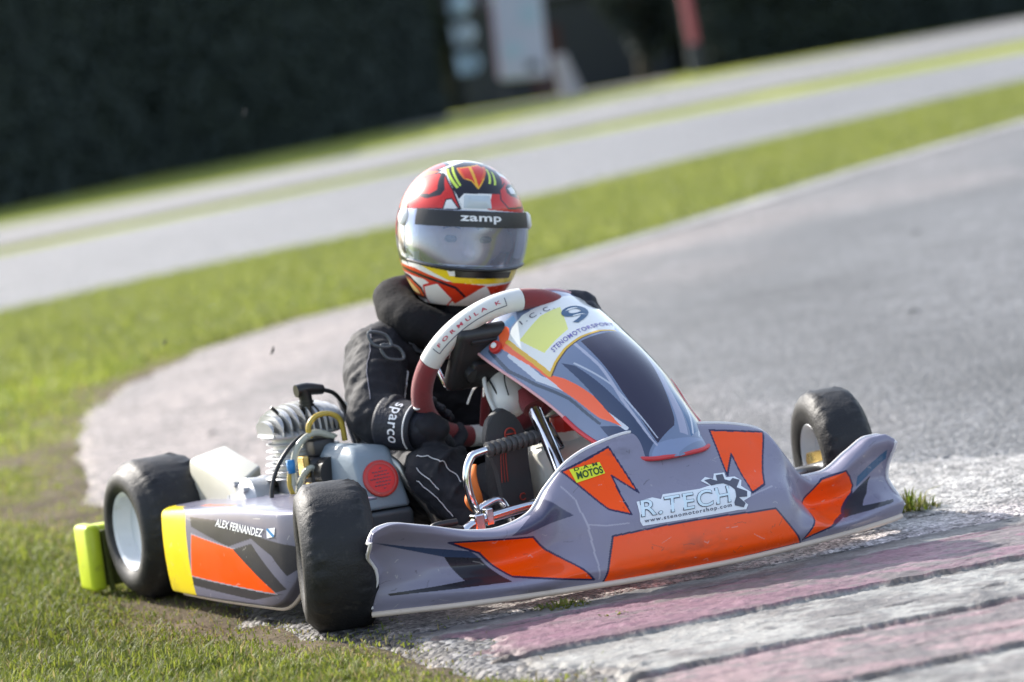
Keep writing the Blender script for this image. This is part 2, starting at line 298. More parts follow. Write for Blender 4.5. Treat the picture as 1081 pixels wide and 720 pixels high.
def gridmesh(name, P, m, parent=None, col=None, cu=False, cv=False, flip=False, smooth=True):
    n, k = P.shape[:2]; idx = np.arange(n*k).reshape(n, k)
    a = idx if not cu else np.concatenate([idx, idx[:1]], 0)
    a = a if not cv else np.concatenate([a, a[:, :1]], 1)
    q = np.stack([a[:-1, :-1], a[1:, :-1], a[1:, 1:], a[:-1, 1:]], -1).reshape(-1, 4)
    if flip: q = q[:, ::-1]
    me = bpy.data.meshes.new(name); me.vertices.add(n*k); me.vertices.foreach_set('co', P.reshape(-1).astype(np.float32))
    me.loops.add(q.size); me.loops.foreach_set('vertex_index', q.reshape(-1).astype(np.int32))
    me.polygons.add(len(q)); me.polygons.foreach_set('loop_start', np.arange(0, q.size, 4, dtype=np.int32))
    me.update(calc_edges=True)
    if col is not None: setcol(me, col.reshape(-1, 3))
    return link(name, me, m, parent, smooth)
def setcol(me, c):
    ca = me.color_attributes.new('Col', 'FLOAT_COLOR', 'POINT')
    ca.data.foreach_set('color', np.concatenate([c, np.ones((len(c), 1))], 1).reshape(-1).astype(np.float32))
def spline(pts, n=8, closed=False):
    p = np.asarray(pts, float)
    if len(p) < 3 and not closed: return np.array([p[0]+(p[-1]-p[0])*t for t in np.linspace(0, 1, n+1)])
    out = []; N = len(p)
    g = (lambda i: p[i % N]) if closed else (lambda i: p[min(max(i, 0), N-1)] if 0 <= i < N else (2*p[0]-p[1] if i < 0 else 2*p[-1]-p[-2]))
    for i in range(N if closed else N-1):
        a, b, c, d = g(i-1), g(i), g(i+1), g(i+2)
        for t in np.arange(n)/n: out.append(.5*(2*b+(c-a)*t+(2*a-5*b+4*c-d)*t*t+(3*b-a-3*c+d)*t**3))
    if not closed: out.append(p[-1])
    return np.array(out)
def add_tube(bm, pts, r, seg=12, n=8, closed=False, smooth=True, caps=True, flat=None):
    P = spline(pts, n, closed) if smooth else np.asarray(pts, float)
    K = len(P); rr = np.interp(np.linspace(0, 1, K), np.linspace(0, 1, len(np.atleast_1d(r))), np.atleast_1d(r))
    T = np.gradient(P, axis=0)
    if closed: T = np.roll(P, -1, 0)-np.roll(P, 1, 0)
    T /= np.linalg.norm(T, axis=1)[:, None]+1e-12
    u = np.cross(T[0], [0, 0, 1.]);
    if np.linalg.norm(u) < 1e-3: u = np.cross(T[0], [0, 1., 0])
    u /= np.linalg.norm(u); rings = []
    for i in range(K):
        u = u-T[i]*(u@T[i]); u /= np.linalg.norm(u); w = np.cross(T[i], u)
        f = flat if flat else 1.
        rings.append([bm.verts.new(P[i]+rr[i]*(u*math.cos(a)+w*math.sin(a)*f)) for a in np.arange(seg)*2*math.pi/seg])
    for i in range(K if closed else K-1):
        A, B = rings[i], rings[(i+1) % K]
        for j in range(seg): bm.faces.new((A[j], A[(j+1) % seg], B[(j+1) % seg], B[j]))
    if caps and not closed:
        bm.faces.new(rings[0][::-1]); bm.faces.new(rings[-1])
def tube(name, pts, r, m, parent=None, **k):
    bm = bmesh.new(); add_tube(bm, pts, r, **k); return fin(name, bm, m, parent, sharp=50)
def add_box(bm, c, s, rot=None, bevel=0., seg=2):
    b2 = bmesh.new(); bmesh.ops.create_cube(b2, size=1)
    for v in b2.verts: v.co = Vector((v.co.x*s[0], v.co.y*s[1], v.co.z*s[2]))
    if bevel: bmesh.ops.bevel(b2, geom=list(b2.edges), offset=bevel, segments=seg, profile=.5, affect='EDGES')
    merge(bm, b2, Matrix.Translation(Vector(c))@(rot.to_4x4() if rot else Matrix.Identity(4)))
def merge(bm, b2, mx=Matrix.Identity(4)):
    vm = {v: bm.verts.new(mx@v.co) for v in b2.verts}
    for f in b2.faces: bm.faces.new([vm[v] for v in f.verts])
    b2.free()
def add_hull(bm, pts, bevel=0., seg=2):
    b2 = bmesh.new(); vs = [b2.verts.new(p) for p in pts]
    bmesh.ops.convex_hull(b2, input=vs); bmesh.ops.dissolve_limit(b2, angle_limit=R_(4), verts=b2.verts, edges=b2.edges)
    for v in [v for v in b2.verts if not v.link_faces]: b2.verts.remove(v)
    if bevel: bmesh.ops.bevel(b2, geom=list(b2.edges), offset=bevel, segments=seg, profile=.5, affect='EDGES', clamp_overlap=True)
    merge(bm, b2)
def frame(ax):
    ax = Vector(ax).normalized(); return ax.to_track_quat('Z', 'Y').to_matrix()
def add_lathe(bm, prof, c, ax, seg=48, jit=None):
    Rm = np.array(frame(ax)); c = np.asarray(c, float); rings = []
    for k, (r, h) in enumerate(prof):
        ring = []
        for j in range(seg):
            a = j*2*math.pi/seg; rj = r+(jit(a, k) if jit else 0)
            ring.append(bm.verts.new(c+Rm@np.array([rj*math.cos(a), rj*math.sin(a), h])) if r > 1e-6 else None)
        if r <= 1e-6: ring = [bm.verts.new(c+Rm@np.array([0, 0, h]))]
        rings.append(ring)
    for A, B in zip(rings[:-1], rings[1:]):
        for j in range(seg):
            k = (j+1) % seg
            if len(A) == 1 and len(B) == 1: continue
            if len(A) == 1: bm.faces.new((A[0], B[j], B[k]))
            elif len(B) == 1: bm.faces.new((A[j], B[0], A[k]))
            else: bm.faces.new((A[j], B[j], B[k], A[k]))
def lathe(name, prof, c, ax, m, parent=None, seg=48, sharp=40, jit=None):
    bm = bmesh.new(); add_lathe(bm, prof, c, ax, seg, jit); return fin(name, bm, m, parent, sharp=sharp)
def add_capsule(bm, p, q, r1, r2, seg=16):
    p, q = np.asarray(p, float), np.asarray(q, float); d = q-p; L = np.linalg.norm(d)
    ax = d/L if L > 1e-6 else np.array([0, 0, 1.]); prof = []
    for a in np.linspace(-math.pi/2, 0, 6): prof.append((max(r1*math.cos(a), 0) if a > -1.57 else 0, r1*math.sin(a)))
    for a in np.linspace(0, math.pi/2, 6): prof.append((max(r2*math.cos(a), 0) if a < 1.57 else 0, L+r2*math.sin(a)))
    add_lathe(bm, prof, p, ax, seg)
def blob(name, caps, m, parent=None, voxel=.006, smooth=4, disp=0., dscale=.05, boxes=()):
    """one continuous skin over a set of tapering limbs"""
    bm = bmesh.new()
    for c in caps: add_capsule(bm, *c)
    for b in boxes: add_box(bm, *b)
    bmesh.ops.recalc_face_normals(bm, faces=bm.faces)
    me = bpy.data.meshes.new(name); bm.to_mesh(me); bm.free(); o = link(name, me)
    md = o.modifiers.new('r', 'REMESH'); md.mode = 'VOXEL'; md.voxel_size = voxel
    md = o.modifiers.new('s', 'SMOOTH'); md.iterations = smooth; md.factor = .5
    for disp, dscale in ([(disp, dscale), (disp*.22, dscale*.42)] if disp > .01 else [(disp, dscale)] if disp else []):
        tx = bpy.data.textures.new(name, 'CLOUDS'); tx.noise_scale = dscale; tx.noise_depth = 3
        md = o.modifiers.new('d', 'DISPLACE'); md.texture = tx; md.strength = disp; md.texture_coords = 'LOCAL'
    dg = bpy.context.evaluated_depsgraph_get(); dg.update()
    m2 = bpy.data.meshes.new_from_object(o.evaluated_get(dg)); o.modifiers.clear(); o.data = m2; bpy.data.meshes.remove(me); m2.name = name
    m2.materials.clear(); m2.materials.append(m); m2.polygons.foreach_set('use_smooth', np.ones(len(m2.polygons), bool))
    if parent: o.parent = parent
    return o
def scuff(P2, C, n, seed, L=.03, box=None, dark=.5, wid=.0007):
    """scratches and stone chips cut through the printed film"""
    r = np.random.default_rng(seed); lo, hi = P2.min(0), P2.max(0)
    for i in range(n):
        c = lo+(hi-lo)*r.random(2)*np.array([1, .75 if i % 2 else 1]); a = r.normal(0, .5); l = L*r.random()**2; d = np.array([math.cos(a), math.sin(a)])*l
        m = np.abs(P2-c).max(1) < l+.004; k = np.nonzero(m)[0]
        if len(k) == 0: continue
        hit = k[dist([tuple(c-d), tuple(c+d*.3+[0, .002*r.normal()]), tuple(c+d)], P2[k], False) < wid*(.5+1.3*r.random())]
        C[hit] = C[hit]*.62+.38*(np.array([.05, .045, .05]) if r.random() < dark else np.array([.62, .60, .58]))
    return C
# ------------------------------------------------------------ print painting
def inside(poly, P):
    x, y = P[:, 0], P[:, 1]; r = np.zeros(len(P), bool); n = len(poly)
    for i in range(n):
        (x1, y1), (x2, y2) = poly[i], poly[(i+1) % n]
        if y1 == y2: continue
        c = ((y1 > y) != (y2 > y)) & (x < (x2-x1)*(y-y1)/(y2-y1)+x1); r ^= c
    return r
def dist(line, P, closed):
    d = np.full(len(P), 1e9); n = len(line)
    for i in range(n if closed else n-1):
        a = np.array(line[i]); b = np.array(line[(i+1) % n]); ab = b-a
        t = np.clip(((P-a)@ab)/(ab@ab+1e-12), 0, 1); d = np.minimum(d, np.linalg.norm(P-a-t[:, None]*ab, axis=1))
    return d
def paint(P, base, layers):
    C = np.tile(np.asarray(base, float), (len(P), 1))
    for kind, poly, c, *w in layers:
        if kind == 'f':
            C[inside(poly, P)] = c
            if w: C[dist(poly, P, True) < w[1]] = w[0]
        elif kind == 'l': C[dist(poly, P, False) < w[0]] = c
    return C
def text2d(s, bold=0., shear=0., space=1.):
    cu = bpy.data.curves.new('lettering', 'FONT'); cu.body = s; cu.offset = bold; cu.shear = shear; cu.resolution_u = 4; cu.space_character = space
    o = bpy.data.objects.new('lettering', cu); COL.objects.link(o)
    dg = bpy.context.evaluated_depsgraph_get(); dg.update(); me = bpy.data.meshes.new_from_object(o.evaluated_get(dg))
    V = np.array([v.co[:2] for v in me.vertices]); F = [list(p.vertices) for p in me.polygons]
    bpy.data.objects.remove(o); bpy.data.meshes.remove(me); return V, F
def lettering(name, s, fmap, m, parent, bold=0., shear=0., space=1., reg=False, cap=None):
    V, F = text2d(s, bold, shear, space)
    V0 = text2d(s, 0, shear, space)[0] if reg else V
    lo, hi = V0.min(0), V0.max(0); ab = np.stack([(V[:, 0]-lo[0])/(hi[0]-lo[0]), (V[:, 1]-max(lo[1], 0))/((cap or hi[1])-max(lo[1], 0))], 1)
    P = fmap(ab[:, 0], ab[:, 1]); me = bpy.data.meshes.new(name); me.from_pydata(P.tolist(), [], F); me.update()
    return link(name, me, m, parent)
def onsurf(f, a, b, eps, ref, da=1e-3, db=1e-3):
    p = f(a, b); n = np.cross(f(a+da, b)-f(a-da, b), f(a, b+db)-f(a, b-db)); n /= np.linalg.norm(n, axis=-1)[..., None]+1e-12
    r = np.asarray(ref) if not callable(ref) else ref(p)
    n *= np.sign((n*r).sum(-1))[..., None]; return p+n*eps
def nose_yz(y, z):
    V = np.linspace(0, .925, 240); y = np.atleast_1d(y); Z = nose(y[:, None]+0*V[None], 0*y[:, None]+V[None])[..., 2]
    return np.array([np.interp(zz, Z[i], V) for i, zz in enumerate(np.atleast_1d(z))])
def pod_xz(x, z):
    V = np.linspace(0, .84, 200); x = np.atleast_1d(x); Z = pod(x[:, None]+0*V[None], 0*x[:, None]+V[None])[..., 2]
    return np.array([np.interp(zz, Z[i], V) for i, zz in enumerate(np.atleast_1d(z))])
def nose_on(y, z, eps): return onsurf(nose, y, nose_yz(y, z), eps, [1, 0, .3])
def pod_on(x, z, eps): return onsurf(pod, x, pod_xz(x, z), eps, [0, -1, .2])
def nas_on(s, t, eps): return onsurf(nassau, s, t, eps, [.64, 0, .77])
def helm_on(a, e, eps): return onsurf(helmet, a, e, eps, lambda p: p-HC)
def aff(on, tri, eps):
    p0, p1, p2 = (np.array(p) for p in tri)
    return lambda a, b: on(p0[0]+a*(p1-p0)[0]+b*(p2-p0)[0], p0[1]+a*(p1-p0)[1]+b*(p2-p0)[1], eps)
def decal(name, poly, on, eps, m, parent, step):
    """a thin printed patch: the outline is cut into small pieces so that it follows the curved part under it"""
    P = np.array(poly); lo, hi = P.min(0), P.max(0); bm = bmesh.new(); vs = [bm.verts.new((*p, 0)) for p in P]; bm.faces.new(vs)
    bmesh.ops.triangulate(bm, faces=bm.faces)
    for ax in (0, 1):
        for c in np.arange(lo[ax]+step, hi[ax], step):
            co = [0, 0, 0]; no = [0, 0, 0]; co[ax] = c; no[ax] = 1
            bmesh.ops.bisect_plane(bm, geom=list(bm.verts)+list(bm.edges)+list(bm.faces), plane_co=co, plane_no=no)
    a = np.array([v.co.x for v in bm.verts]); b = np.array([v.co.y for v in bm.verts]); Q = on(a, b, eps)
    for v, q in zip(bm.verts, Q): v.co = q
    me = bpy.data.meshes.new(name); bm.to_mesh(me); bm.free(); return link(name, me, m, parent)
# =================================================================== GO KART
kart = tag(empty('go_kart', KM), 'grey and orange racing go kart with number 9 on its tilted front panel', 'go kart')
LAV, DARK, CHAR = (.255, .245, .325), (.040, .037, .050), (.028, .027, .036)
ORG, NAVY, EDGE_HL = (1.0, .088, .0), (.022, .022, .07), (.40, .385, .46)
q = lambda k: MAP[k]
# ---- nose
Y, V = np.meshgrid(np.linspace(-.506, .506, 780), np.linspace(0, 1, 250), indexing='ij'); P = nose(Y, V)
P2 = P[..., 1:].reshape(-1, 2)
w = .0016
layers = [('f', q('n_dark_wing_l'), CHAR), ('f', q('n_blue_wing_l'), (.05, .13, .24)), ('f', q('n_dark_line_r'), (.04, .06, .12)), ('f', q('n_dark_para_r'), CHAR),  # dark left wing stripe, sky reflection mixed into its blue
          ('f', q('n_arrow_r'), (.075, .075, .13)), ('l', q('n_edge_hl1'), EDGE_HL, .0013), ('l', q('n_edge_hl2'), EDGE_HL, .0011), ('l', q('n_edge_hl3'), EDGE_HL, .0011)]  # thin pale lines: highlights along the nose creases, painted into the colour
layers += [('f', q(k), ORG, NAVY, w) for k in ('n_orange_main', 'n_orange_right', 'n_orange_left', 'n_orange_wing_l', 'n_orange_wing_r')]
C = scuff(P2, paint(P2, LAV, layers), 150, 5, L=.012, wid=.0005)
sm_ = np.clip((fbm(P2[:, 0]*5+2, P2[:, 1]*16, 5, 150)-.60)*6, 0, 1)*np.clip((fbm(P2[:, 0]*40, P2[:, 1]*90, 4, 151)-.35)*3, 0, 1); C = C*(1-.30*sm_[:, None])+np.array([.06, .055, .055])*.30*sm_[:, None]
gr_ = np.clip((fbm(P2[:, 0]*9, P2[:, 1]*30, 5, 140)-.55)*5, 0, 1)*np.clip(1-(P2[:, 1]-.03)/.05, 0, 1); C = (C*(1-.6*gr_[:, None])+np.array([.10, .08, .065])*.6*gr_[:, None]).reshape(*P.shape)
C[:, :4] = (.60, .52, .47)
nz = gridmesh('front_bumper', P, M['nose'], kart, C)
md = nz.modifiers.new('thickness', 'SOLIDIFY'); md.thickness = .004; md.offset = -1
ys = np.linspace(-.506, .506, 160)
top = nose(ys, 0*ys+.985); end1 = nose(np.full(20, -.506), np.linspace(.06, .97, 20)); end2 = nose(np.full(20, .506), np.linspace(.97, .06, 20))
tube('edge_trim', np.concatenate([end1[::3], top[::2], end2[::3]]), .0034, M['edge'], nz, seg=8, n=2)
tube('bottom_lip', nose(ys, 0*ys)[::2]+[0, 0, -.002], .0055, M['lip'], nz, seg=8, n=2)
decal('sticker', q('n_sticker'), nose_on, .0010, M['stickw'], nz, .012)
decal('gear_emblem', q('n_gear'), nose_on, .0016, M['gletter'], nz, .012)
lettering('lettering', 'R.TECH', aff(nose_on, q('n_t_rtech'), .0019), M['gletter'], nz, bold=.030, space=1.12, reg=True)
lettering('lettering', 'R.TECH', aff(nose_on, q('n_t_rtech'), .0025), M['lletter'], nz, bold=.006, space=1.12, reg=True)
lettering('web_address', 'www.stenomotorshop.com', aff(nose_on, q('n_t_url'), .0018), M['gletter'], nz, bold=.015, space=1.25, cap=.72)
decal('sticker', q('n_motos'), nose_on, .0010, M['stick'], nz, .012)
lettering('lettering', 'MOTOS', aff(nose_on, q('n_t_motos'), .0016), M['greenl'], nz, bold=.03)
lettering('lettering', 'D.A.M', aff(nose_on, q('n_t_motos2'), .0016), M['greenl'], nz, bold=.02, space=1.3)
# ---- number panel
S, T = np.meshgrid(np.linspace(-1, 1, 420), np.linspace(0, 1, 520), indexing='ij'); P = nassau(S, T)
sc2 = np.array([.14, .47]); P2 = np.stack([S, T], -1).reshape(-1, 2)*sc2
z = lambda k: [tuple(np.array(p)*sc2) for p in q(k)]
fc_ = np.array(q('s_field')).mean(0); MAP['s_field'] = [tuple(fc_+(np.array(p)-fc_)*[1.28, 1.25]) for p in q('s_field')]
zz_ = lambda L_: [tuple(np.array(p)*sc2) for p in L_]
layers = [('f', z('s_navy_l'), (.030, .05, .11)), ('f', z('s_blue_r'), (.02, .10, .24)), ('f', [(.115, .11), (.14, .11), (.14, .40), (.125, .40), (.108, .24)], (.62, .64, .66)), ('f', z('s_window'), (.018, .015, .045)), ('f', z('s_stripe_r'), (.36, .37, .50)),  # pale strip along the right rim is a painted reflection
          ('f', z('s_light_b'), (.22, .28, .44)), ('f', zz_([(.72, .36), (.99, .50), (1.0, .86), (.62, .92), (.82, .66)]), (.016, .085, .21)), ('l', zz_([(.47, .29), (.73, .42), (.70, .62), (.50, .90)]), (.55, .58, .68), .0030), ('l', zz_([(.68, .31), (.90, .50), (.86, .70), (.66, .91)]), (.60, .64, .72), .0022), ('l', zz_([(.80, .33), (.97, .50), (.95, .70)]), (.50, .58, .70), .0014), ('l', zz_([(-.55, .43), (-.43, .60), (-.36, .90)]), (.48, .52, .62), .0016), ('l', zz_([(-.85, .20), (-.88, .38), (-.76, .58), (-.66, .80)]), (.62, .66, .74), .0042), ('f', z('s_orange'), (.95, .13, .03)), ('l', z('s_line_l'), (.42, .44, .56), .0028), ('l', z('s_line_b'), (.05, .07, .11), .0020),  # pale streaks beside the window: glossy reflections painted into the panel colour
          ('f', z('s_bluep'), (.10, .22, .40)), ('f', z('s_topwin'), (.06, .06, .13)),
          ('f', z('s_plate'), (.80, .81, .78)), ('f', z('s_field'), (.80, .80, .20)), ('l', z('s_edge'), (.75, .45, .02), .0030), ('l', [tuple(np.array(p)+[0, .0034]) for p in z('s_edge')[2:]], (.06, .03, .01), .0012)]
C = paint(P2, (.165, .215, .335), layers).reshape(*P.shape)
na = gridmesh('front_panel', P, M['nas'], kart, C, flip=True)
md = na.modifiers.new('thickness', 'SOLIDIFY'); md.thickness = .003; md.offset = -1
tt = np.linspace(0, 1, 60)
le = nassau(-1+0*tt, tt); re_ = nassau(1+0*tt, tt); tp = nassau(np.linspace(-1, 1, 30), np.zeros(30))
tube('edge_trim', np.concatenate([le[:36][::-1], tp[1:-1], re_[:30]])[::2], .0028, M['pinkedge'], na, seg=8, n=2)
tube('bottom_edge', np.concatenate([le[34:], re_[28:-1][::-1]])[::2], .0042, M['rededge'], na, seg=8, n=3)
aa = lambda k: aff(nas_on, q(k), .0009)
lettering('race_number', '9', aa('s_t_nine'), M['nine'], na, bold=.012)
lettering('lettering', 'I.C.C.', aa('s_t_icc'), M['gletter'], na, bold=.0, space=1.5)
b0, b1, b2, up0 = (np.array(p) for p in q('s_t_moto'))
lettering('lettering', 'STENOMOTORSPORT', lambda a, b: nas_on(*(((1-a)**2)[:, None]*b0+(2*a*(1-a))[:, None]*(b1+[-.05, .005])+(a**2)[:, None]*b2+b[:, None]*(up0-b0)).T, .0009), M['purple'], na, bold=.012, space=1.15)
bp = nas_on(*np.array(q('s_button')).T, .003)[0]; bn = nas_on(*np.array(q('s_button')).T, .03)[0]-bp
lathe('fixing_button', [(0, .008), (.005, .008), (.0055, .004), (.011, .004), (.012, 0), (.012, -.004)], bp, bn, M['redcap'], na, 24)
lathe('fixing_screw', [(0, .0105), (.004, .010), (.0055, .0085), (.0055, .006)], bp, bn, M['white'], na, 16)
# ---- side pod
X, V = np.meshgrid(np.linspace(-.715, -.14, 520), np.linspace(0, 1, 200), indexing='ij'); P = pod(X, V)
zz = P[..., 2]+np.clip(V-.84, 0, 1)*.6; P2 = np.stack([X, zz], -1).reshape(-1, 2)
layers = [('f', q('p_dark_up'), DARK), ('f', q('p_dark_low'), DARK), ('f', q('p_dark_tri'), DARK), ('f', q('p_orange'), ORG, (.35, .34, .40), .0012), ('f', q('p_dark_mid'), DARK),
          ('f', [(-.56, .196), (-.40, .200), (-.42, .215), (-.56, .215)], ORG), ('f', [(-.73, -.1), (-.572, -.1), (-.566, .187), (-.60, .19), (-.73, .19)], (.86, .66, .015))]
C = scuff(P2, paint(P2, (.17, .165, .225), layers), 70, 6, L=.012, wid=.0005)
gr_ = np.clip((fbm(P2[:, 0]*12, P2[:, 1]*25, 5, 141)-.52)*5, 0, 1)*np.clip(1-(P2[:, 1]-.02)/.06, 0, 1); C = (C*(1-.6*gr_[:, None])+np.array([.10, .08, .065])*.6*gr_[:, None]).reshape(*P.shape)
sp = gridmesh('side_pod', P, M['pod'], kart, C)
md = sp.modifiers.new('thickness', 'SOLIDIFY'); md.thickness = .004; md.offset = -1
tube('bottom_edge', pod(np.linspace(-.71, -.15, 40), np.zeros(40)), .0045, M['lip'], sp, seg=8, n=2)
lettering('driver_name', 'ALEX FERNANDEZ', aff(pod_on, q('p_t_name'), .0012), M['letter'], sp, bold=.025, shear=.22, space=1.05)
decal('flag_sticker', q('p_flag'), pod_on, .0010, M['stickw'], sp, .015)
f4 = np.array(q('p_flag')); decal('flag_stripe', [tuple(f4[0]*.86+f4[3]*.14), tuple(f4[0]), tuple(f4[0]*.8+f4[1]*.2), tuple(f4[2]*.86+f4[1]*.14), tuple(f4[2]), tuple(f4[2]*.8+f4[3]*.2)], pod_on, .0014, M['blue'], sp, .015)
# ---- wheels
def wheel(c, steer, R, W, rr, camber, outer, nut=False, tp=0.):
    """rim with a tyre on it; outer = +1 / -1 side that faces away from the kart"""
    ax = Matrix.Rotation(R_(steer), 3, 'Z')@Matrix.Rotation(R_(camber), 3, 'X')@Vector((0, outer, 0)); h = W/2
    d = h*.55
    rim = lathe('wheel', [(.012, d-.012), (.030, d-.010), (rr*.80, d-.006), (rr*.90, h*.80), (rr, h*.86), (rr+.004, h*.80), (rr*.93, h*.5), (rr*.93, -h*.5), (rr+.004, -h*.80), (rr, -h*.86), (rr*.86, -h*.74), (rr*.72, -d+.006), (.030, -d+.012), (.012, -d+.012)], c, ax, M['rim'], kart, 64)
    ph = random.random()*9; n1 = [random.uniform(.9, 1.1) for _ in range(64)]
    def jit(a, k):
        s = vnoise(np.array([a*14+ph]), np.array([k*1.7+ph]), 5)[0]; s2 = vnoise(np.array([a*40+ph]), np.array([k*3.1]), 8)[0]
        edge = 1.5 if k in (5, 6, 7, 12, 13, 14) else .35
        return .0030*edge*(s-.5)+.0040*edge*max(0, s2-.72)/.28 if 3 < k < 18 else 0
    prof = [(rr-.004, h*.74), (rr+.006, h*.94), (rr+.40*(R-rr), h*(1.02-.3*tp)), (rr+.66*(R-rr), h*(.98-.6*tp)), (R-.016, h*(.89-tp)), (R-.008, h*(.80-tp)), (R-.0035, h*(.68-.8*tp)), (R-.0012, h*(.52-.5*tp)), (R, h*.34), (R, h*.12), (R, -h*.12), (R, -h*.34), (R-.0012, -h*.52),
            (R-.0035, -h*.68), (R-.008, -h*.80), (R-.016, -h*.89), (rr+.66*(R-rr), -h*.98), (rr+.40*(R-rr), -h*1.02), (rr+.006, -h*.92), (rr-.004, -h*.74)]
    lathe('tyre', prof, c, ax, M['rubber'], rim, 160, sharp=60, jit=jit)
    cv = np.array(c); av = np.array(ax)
    if nut:
        lathe('hub', [(0, .03), (.016, .03), (.018, .022), (.018, -.05), (0, -.05)], cv-av*.02, -ax, M['brass'], rim, 6, sharp=20)
    else:
        lathe('hub', [(0, .008), (.010, .008), (.012, .0), (.012, -.03), (0, -.03)], cv+av*(d-.012), ax, M['hub'], rim, 6, sharp=20)
    return rim
wheel((-.055, -.517, .125), -21, .127, .124, .066, -2, -1)
wheel((-.035, .500, .131), -17, .127, .098, .067, 2, 1, True)
wheel((-.87, -.510, .135), 0, .135, .158, .076, 0, -1, tp=.13)
wheel((-.87, .490, .135), 0, .135, .158, .076, 0, 1, tp=.13)
# picked-up rubber crumbs stuck on the tyres
# ---- chassis
tube('rear_axle', [(-.87, -.5, .14), (-.87, .5, .14)], .02, M['chrome'], kart, smooth=False)
for s in (-1, 1):
    tube('chassis_tube', [(-.92, s*.28, .06), (-.5, s*.30, .045), (-.2, s*.22, .045), (.05, s*.14, .045), (.12, s*.10, .06)], .015, M['steel'], kart)
    tube('stub_axle', [(0, s*.27, .11), (.0, s*.50, .125)], .011, M['hub'], kart, smooth=False)
tube('front_cross_tube', [(-.02, -.30, .075), (-.02, .30, .075)], .015, M['steel'], kart, smooth=False)
bm = bmesh.new(); add_box(bm, (-.25, 0, .032), (.62, .40, .008), bevel=.003); fin('floor_tray', bm, M['black'], kart, False)
tube('chrome_bar', [(.0, -.31, .120), (-.015, -.27, .137), (-.02, -.20, .146), (-.02, -.10, .152), (-.02, .05, .15)], .0105, M['chrome'], kart)
tube('chrome_bar', [(.0, -.27, .105), (-.01, -.2, .118), (-.01, .02, .126)], .008, M['chrome'], kart)
bm = bmesh.new(); add_box(bm, (-.01, -.315, .128), (.03, .035, .028), bevel=.004); add_box(bm, (-.02, -.33, .142), (.02, .05, .012), bevel=.003); add_tube(bm, [(-.01, -.36, .14), (.0, -.35, .15), (0, -.31, .15)], .006); fin('bumper_clamp', bm, M['black'], kart, sharp=40)
bm = bmesh.new(); add_box(bm, (-.015, -.262, .138), (.022, .02, .034), bevel=.003); add_box(bm, (-.015, -.24, .146), (.016, .014, .03), bevel=.002); fin('clamp', bm, M['chrome'], kart, False)
tube('tie_rod', [(-.03, .42, .11), (-.05, .1, .12), (-.05, -.05, .13)], .006, M['steel'], kart, smooth=False)
# ---- seat
seatP = []
for a in np.linspace(0, 1, 26):
    row = []
    cx, cz = cr(a, [0, .35, .6, 1], [-.36, -.55, -.68, -.80]), cr(a, [0, .35, .6, 1], [.085, .05, .10, .29])
    for b in np.linspace(-1, 1, 25):
        row.append((cx-.0*b*b+.06*abs(b)**3*(a > .5), b*.165, cz+abs(b)**3*(.11 if a < .6 else .05)))
    seatP.append(row)
so = gridmesh('seat', np.array(seatP), M['black'], kart); md = so.modifiers.new('t', 'SOLIDIFY'); md.thickness = .006
tube('seat_strut', [(-.33, -.285, .255), (-.31, -.262, .232), (-.30, -.245, .195), (-.29, -.215, .145), (-.29, -.20, .11)], .010, M['steel'], kart)
tube('seat_strut', [(-.36, -.27, .245), (-.34, -.262, .235), (-.33, -.262, .20), (-.33, -.262, .15)], .006, M['chrome'], kart)
bm = bmesh.new()
for k in range(9): add_lathe(bm, [(.002, -.0015), (.0055, -.0015), (.0055, .0015), (.002, .0015), (.002, -.0015)], (-.30+.002*math.sin(k), -.268+.003*math.cos(k*2), .205-.0125*k), (1, .4*(-1)**k, 0), 10)
fin('bead_chain', bm, M['chrome'], kart)
# ---- steering
SC = np.array([-.250, -.056, .377]); E1 = np.array([0, 1., 0]); E2 = np.array([.62, 0, .785]); EN = np.cross(E1, E2)
ring = lambda a, r=.158, off=0.: SC+r*(np.cos(a)*E1+np.sin(a)*E2)+EN*off
bm = bmesh.new(); add_lathe(bm, [(0, .016), (.030, .016), (.034, .008), (.034, -.016), (0, -.016)], SC-EN*.03, EN, 32)
for a in (20, 160, 270): add_tube(bm, [SC-EN*.03, ring(R_(a), .08, -.022), ring(R_(a), .150, -.002)], .010, flat=.6)
sw = fin('steering_wheel', bm, M['red'], kart, sharp=40)
def grip(a0, a1, m, r=.0195):
    pts = [ring(R_(a)) for a in np.linspace(a0, a1, max(6, int(abs(a1-a0)/6)))]
    tube('grip', pts, r, M[m], sw, seg=24, n=3)
grip(40, 88, 'red'); grip(88.4, 164, 'whiteg', .0205); grip(164.4, 259, 'red'); grip(259.4, 281, 'whiteg', .0200); grip(281.4, 335, 'red'); grip(335.4, 399.6, 'whiteg', .0205)
def wt(a, b, off=.0008):   # lettering on the upper face of the white grip
    an = R_(150)+(R_(104)-R_(150))*a; th = R_(34)-(b-.5)*.30; rr = .158; tr = .0205+off
    c = SC+rr*(np.cos(an)[:, None]*E1+np.sin(an)[:, None]*E2); rad = np.cos(an)[:, None]*E1+np.sin(an)[:, None]*E2
    return c+tr*(np.cos(th)[:, None]*rad+np.sin(th)[:, None]*EN)
lettering('lettering', 'FORMULA K', lambda a, b: wt(a, b), M['redl'], sw, bold=.02, space=1.75)
def wl(a0, a1, t0, t1):
    a = np.linspace(0, 1, 24); an = R_(a0)+(R_(a1)-R_(a0))*a; th = R_(t0)+(R_(t1)-R_(t0))*a
    return SC+.158*(np.cos(an)[:, None]*E1+np.sin(an)[:, None]*E2)+.0206*(np.cos(th)[:, None]*(np.cos(an)[:, None]*E1+np.sin(an)[:, None]*E2)+np.sin(th)[:, None]*EN)
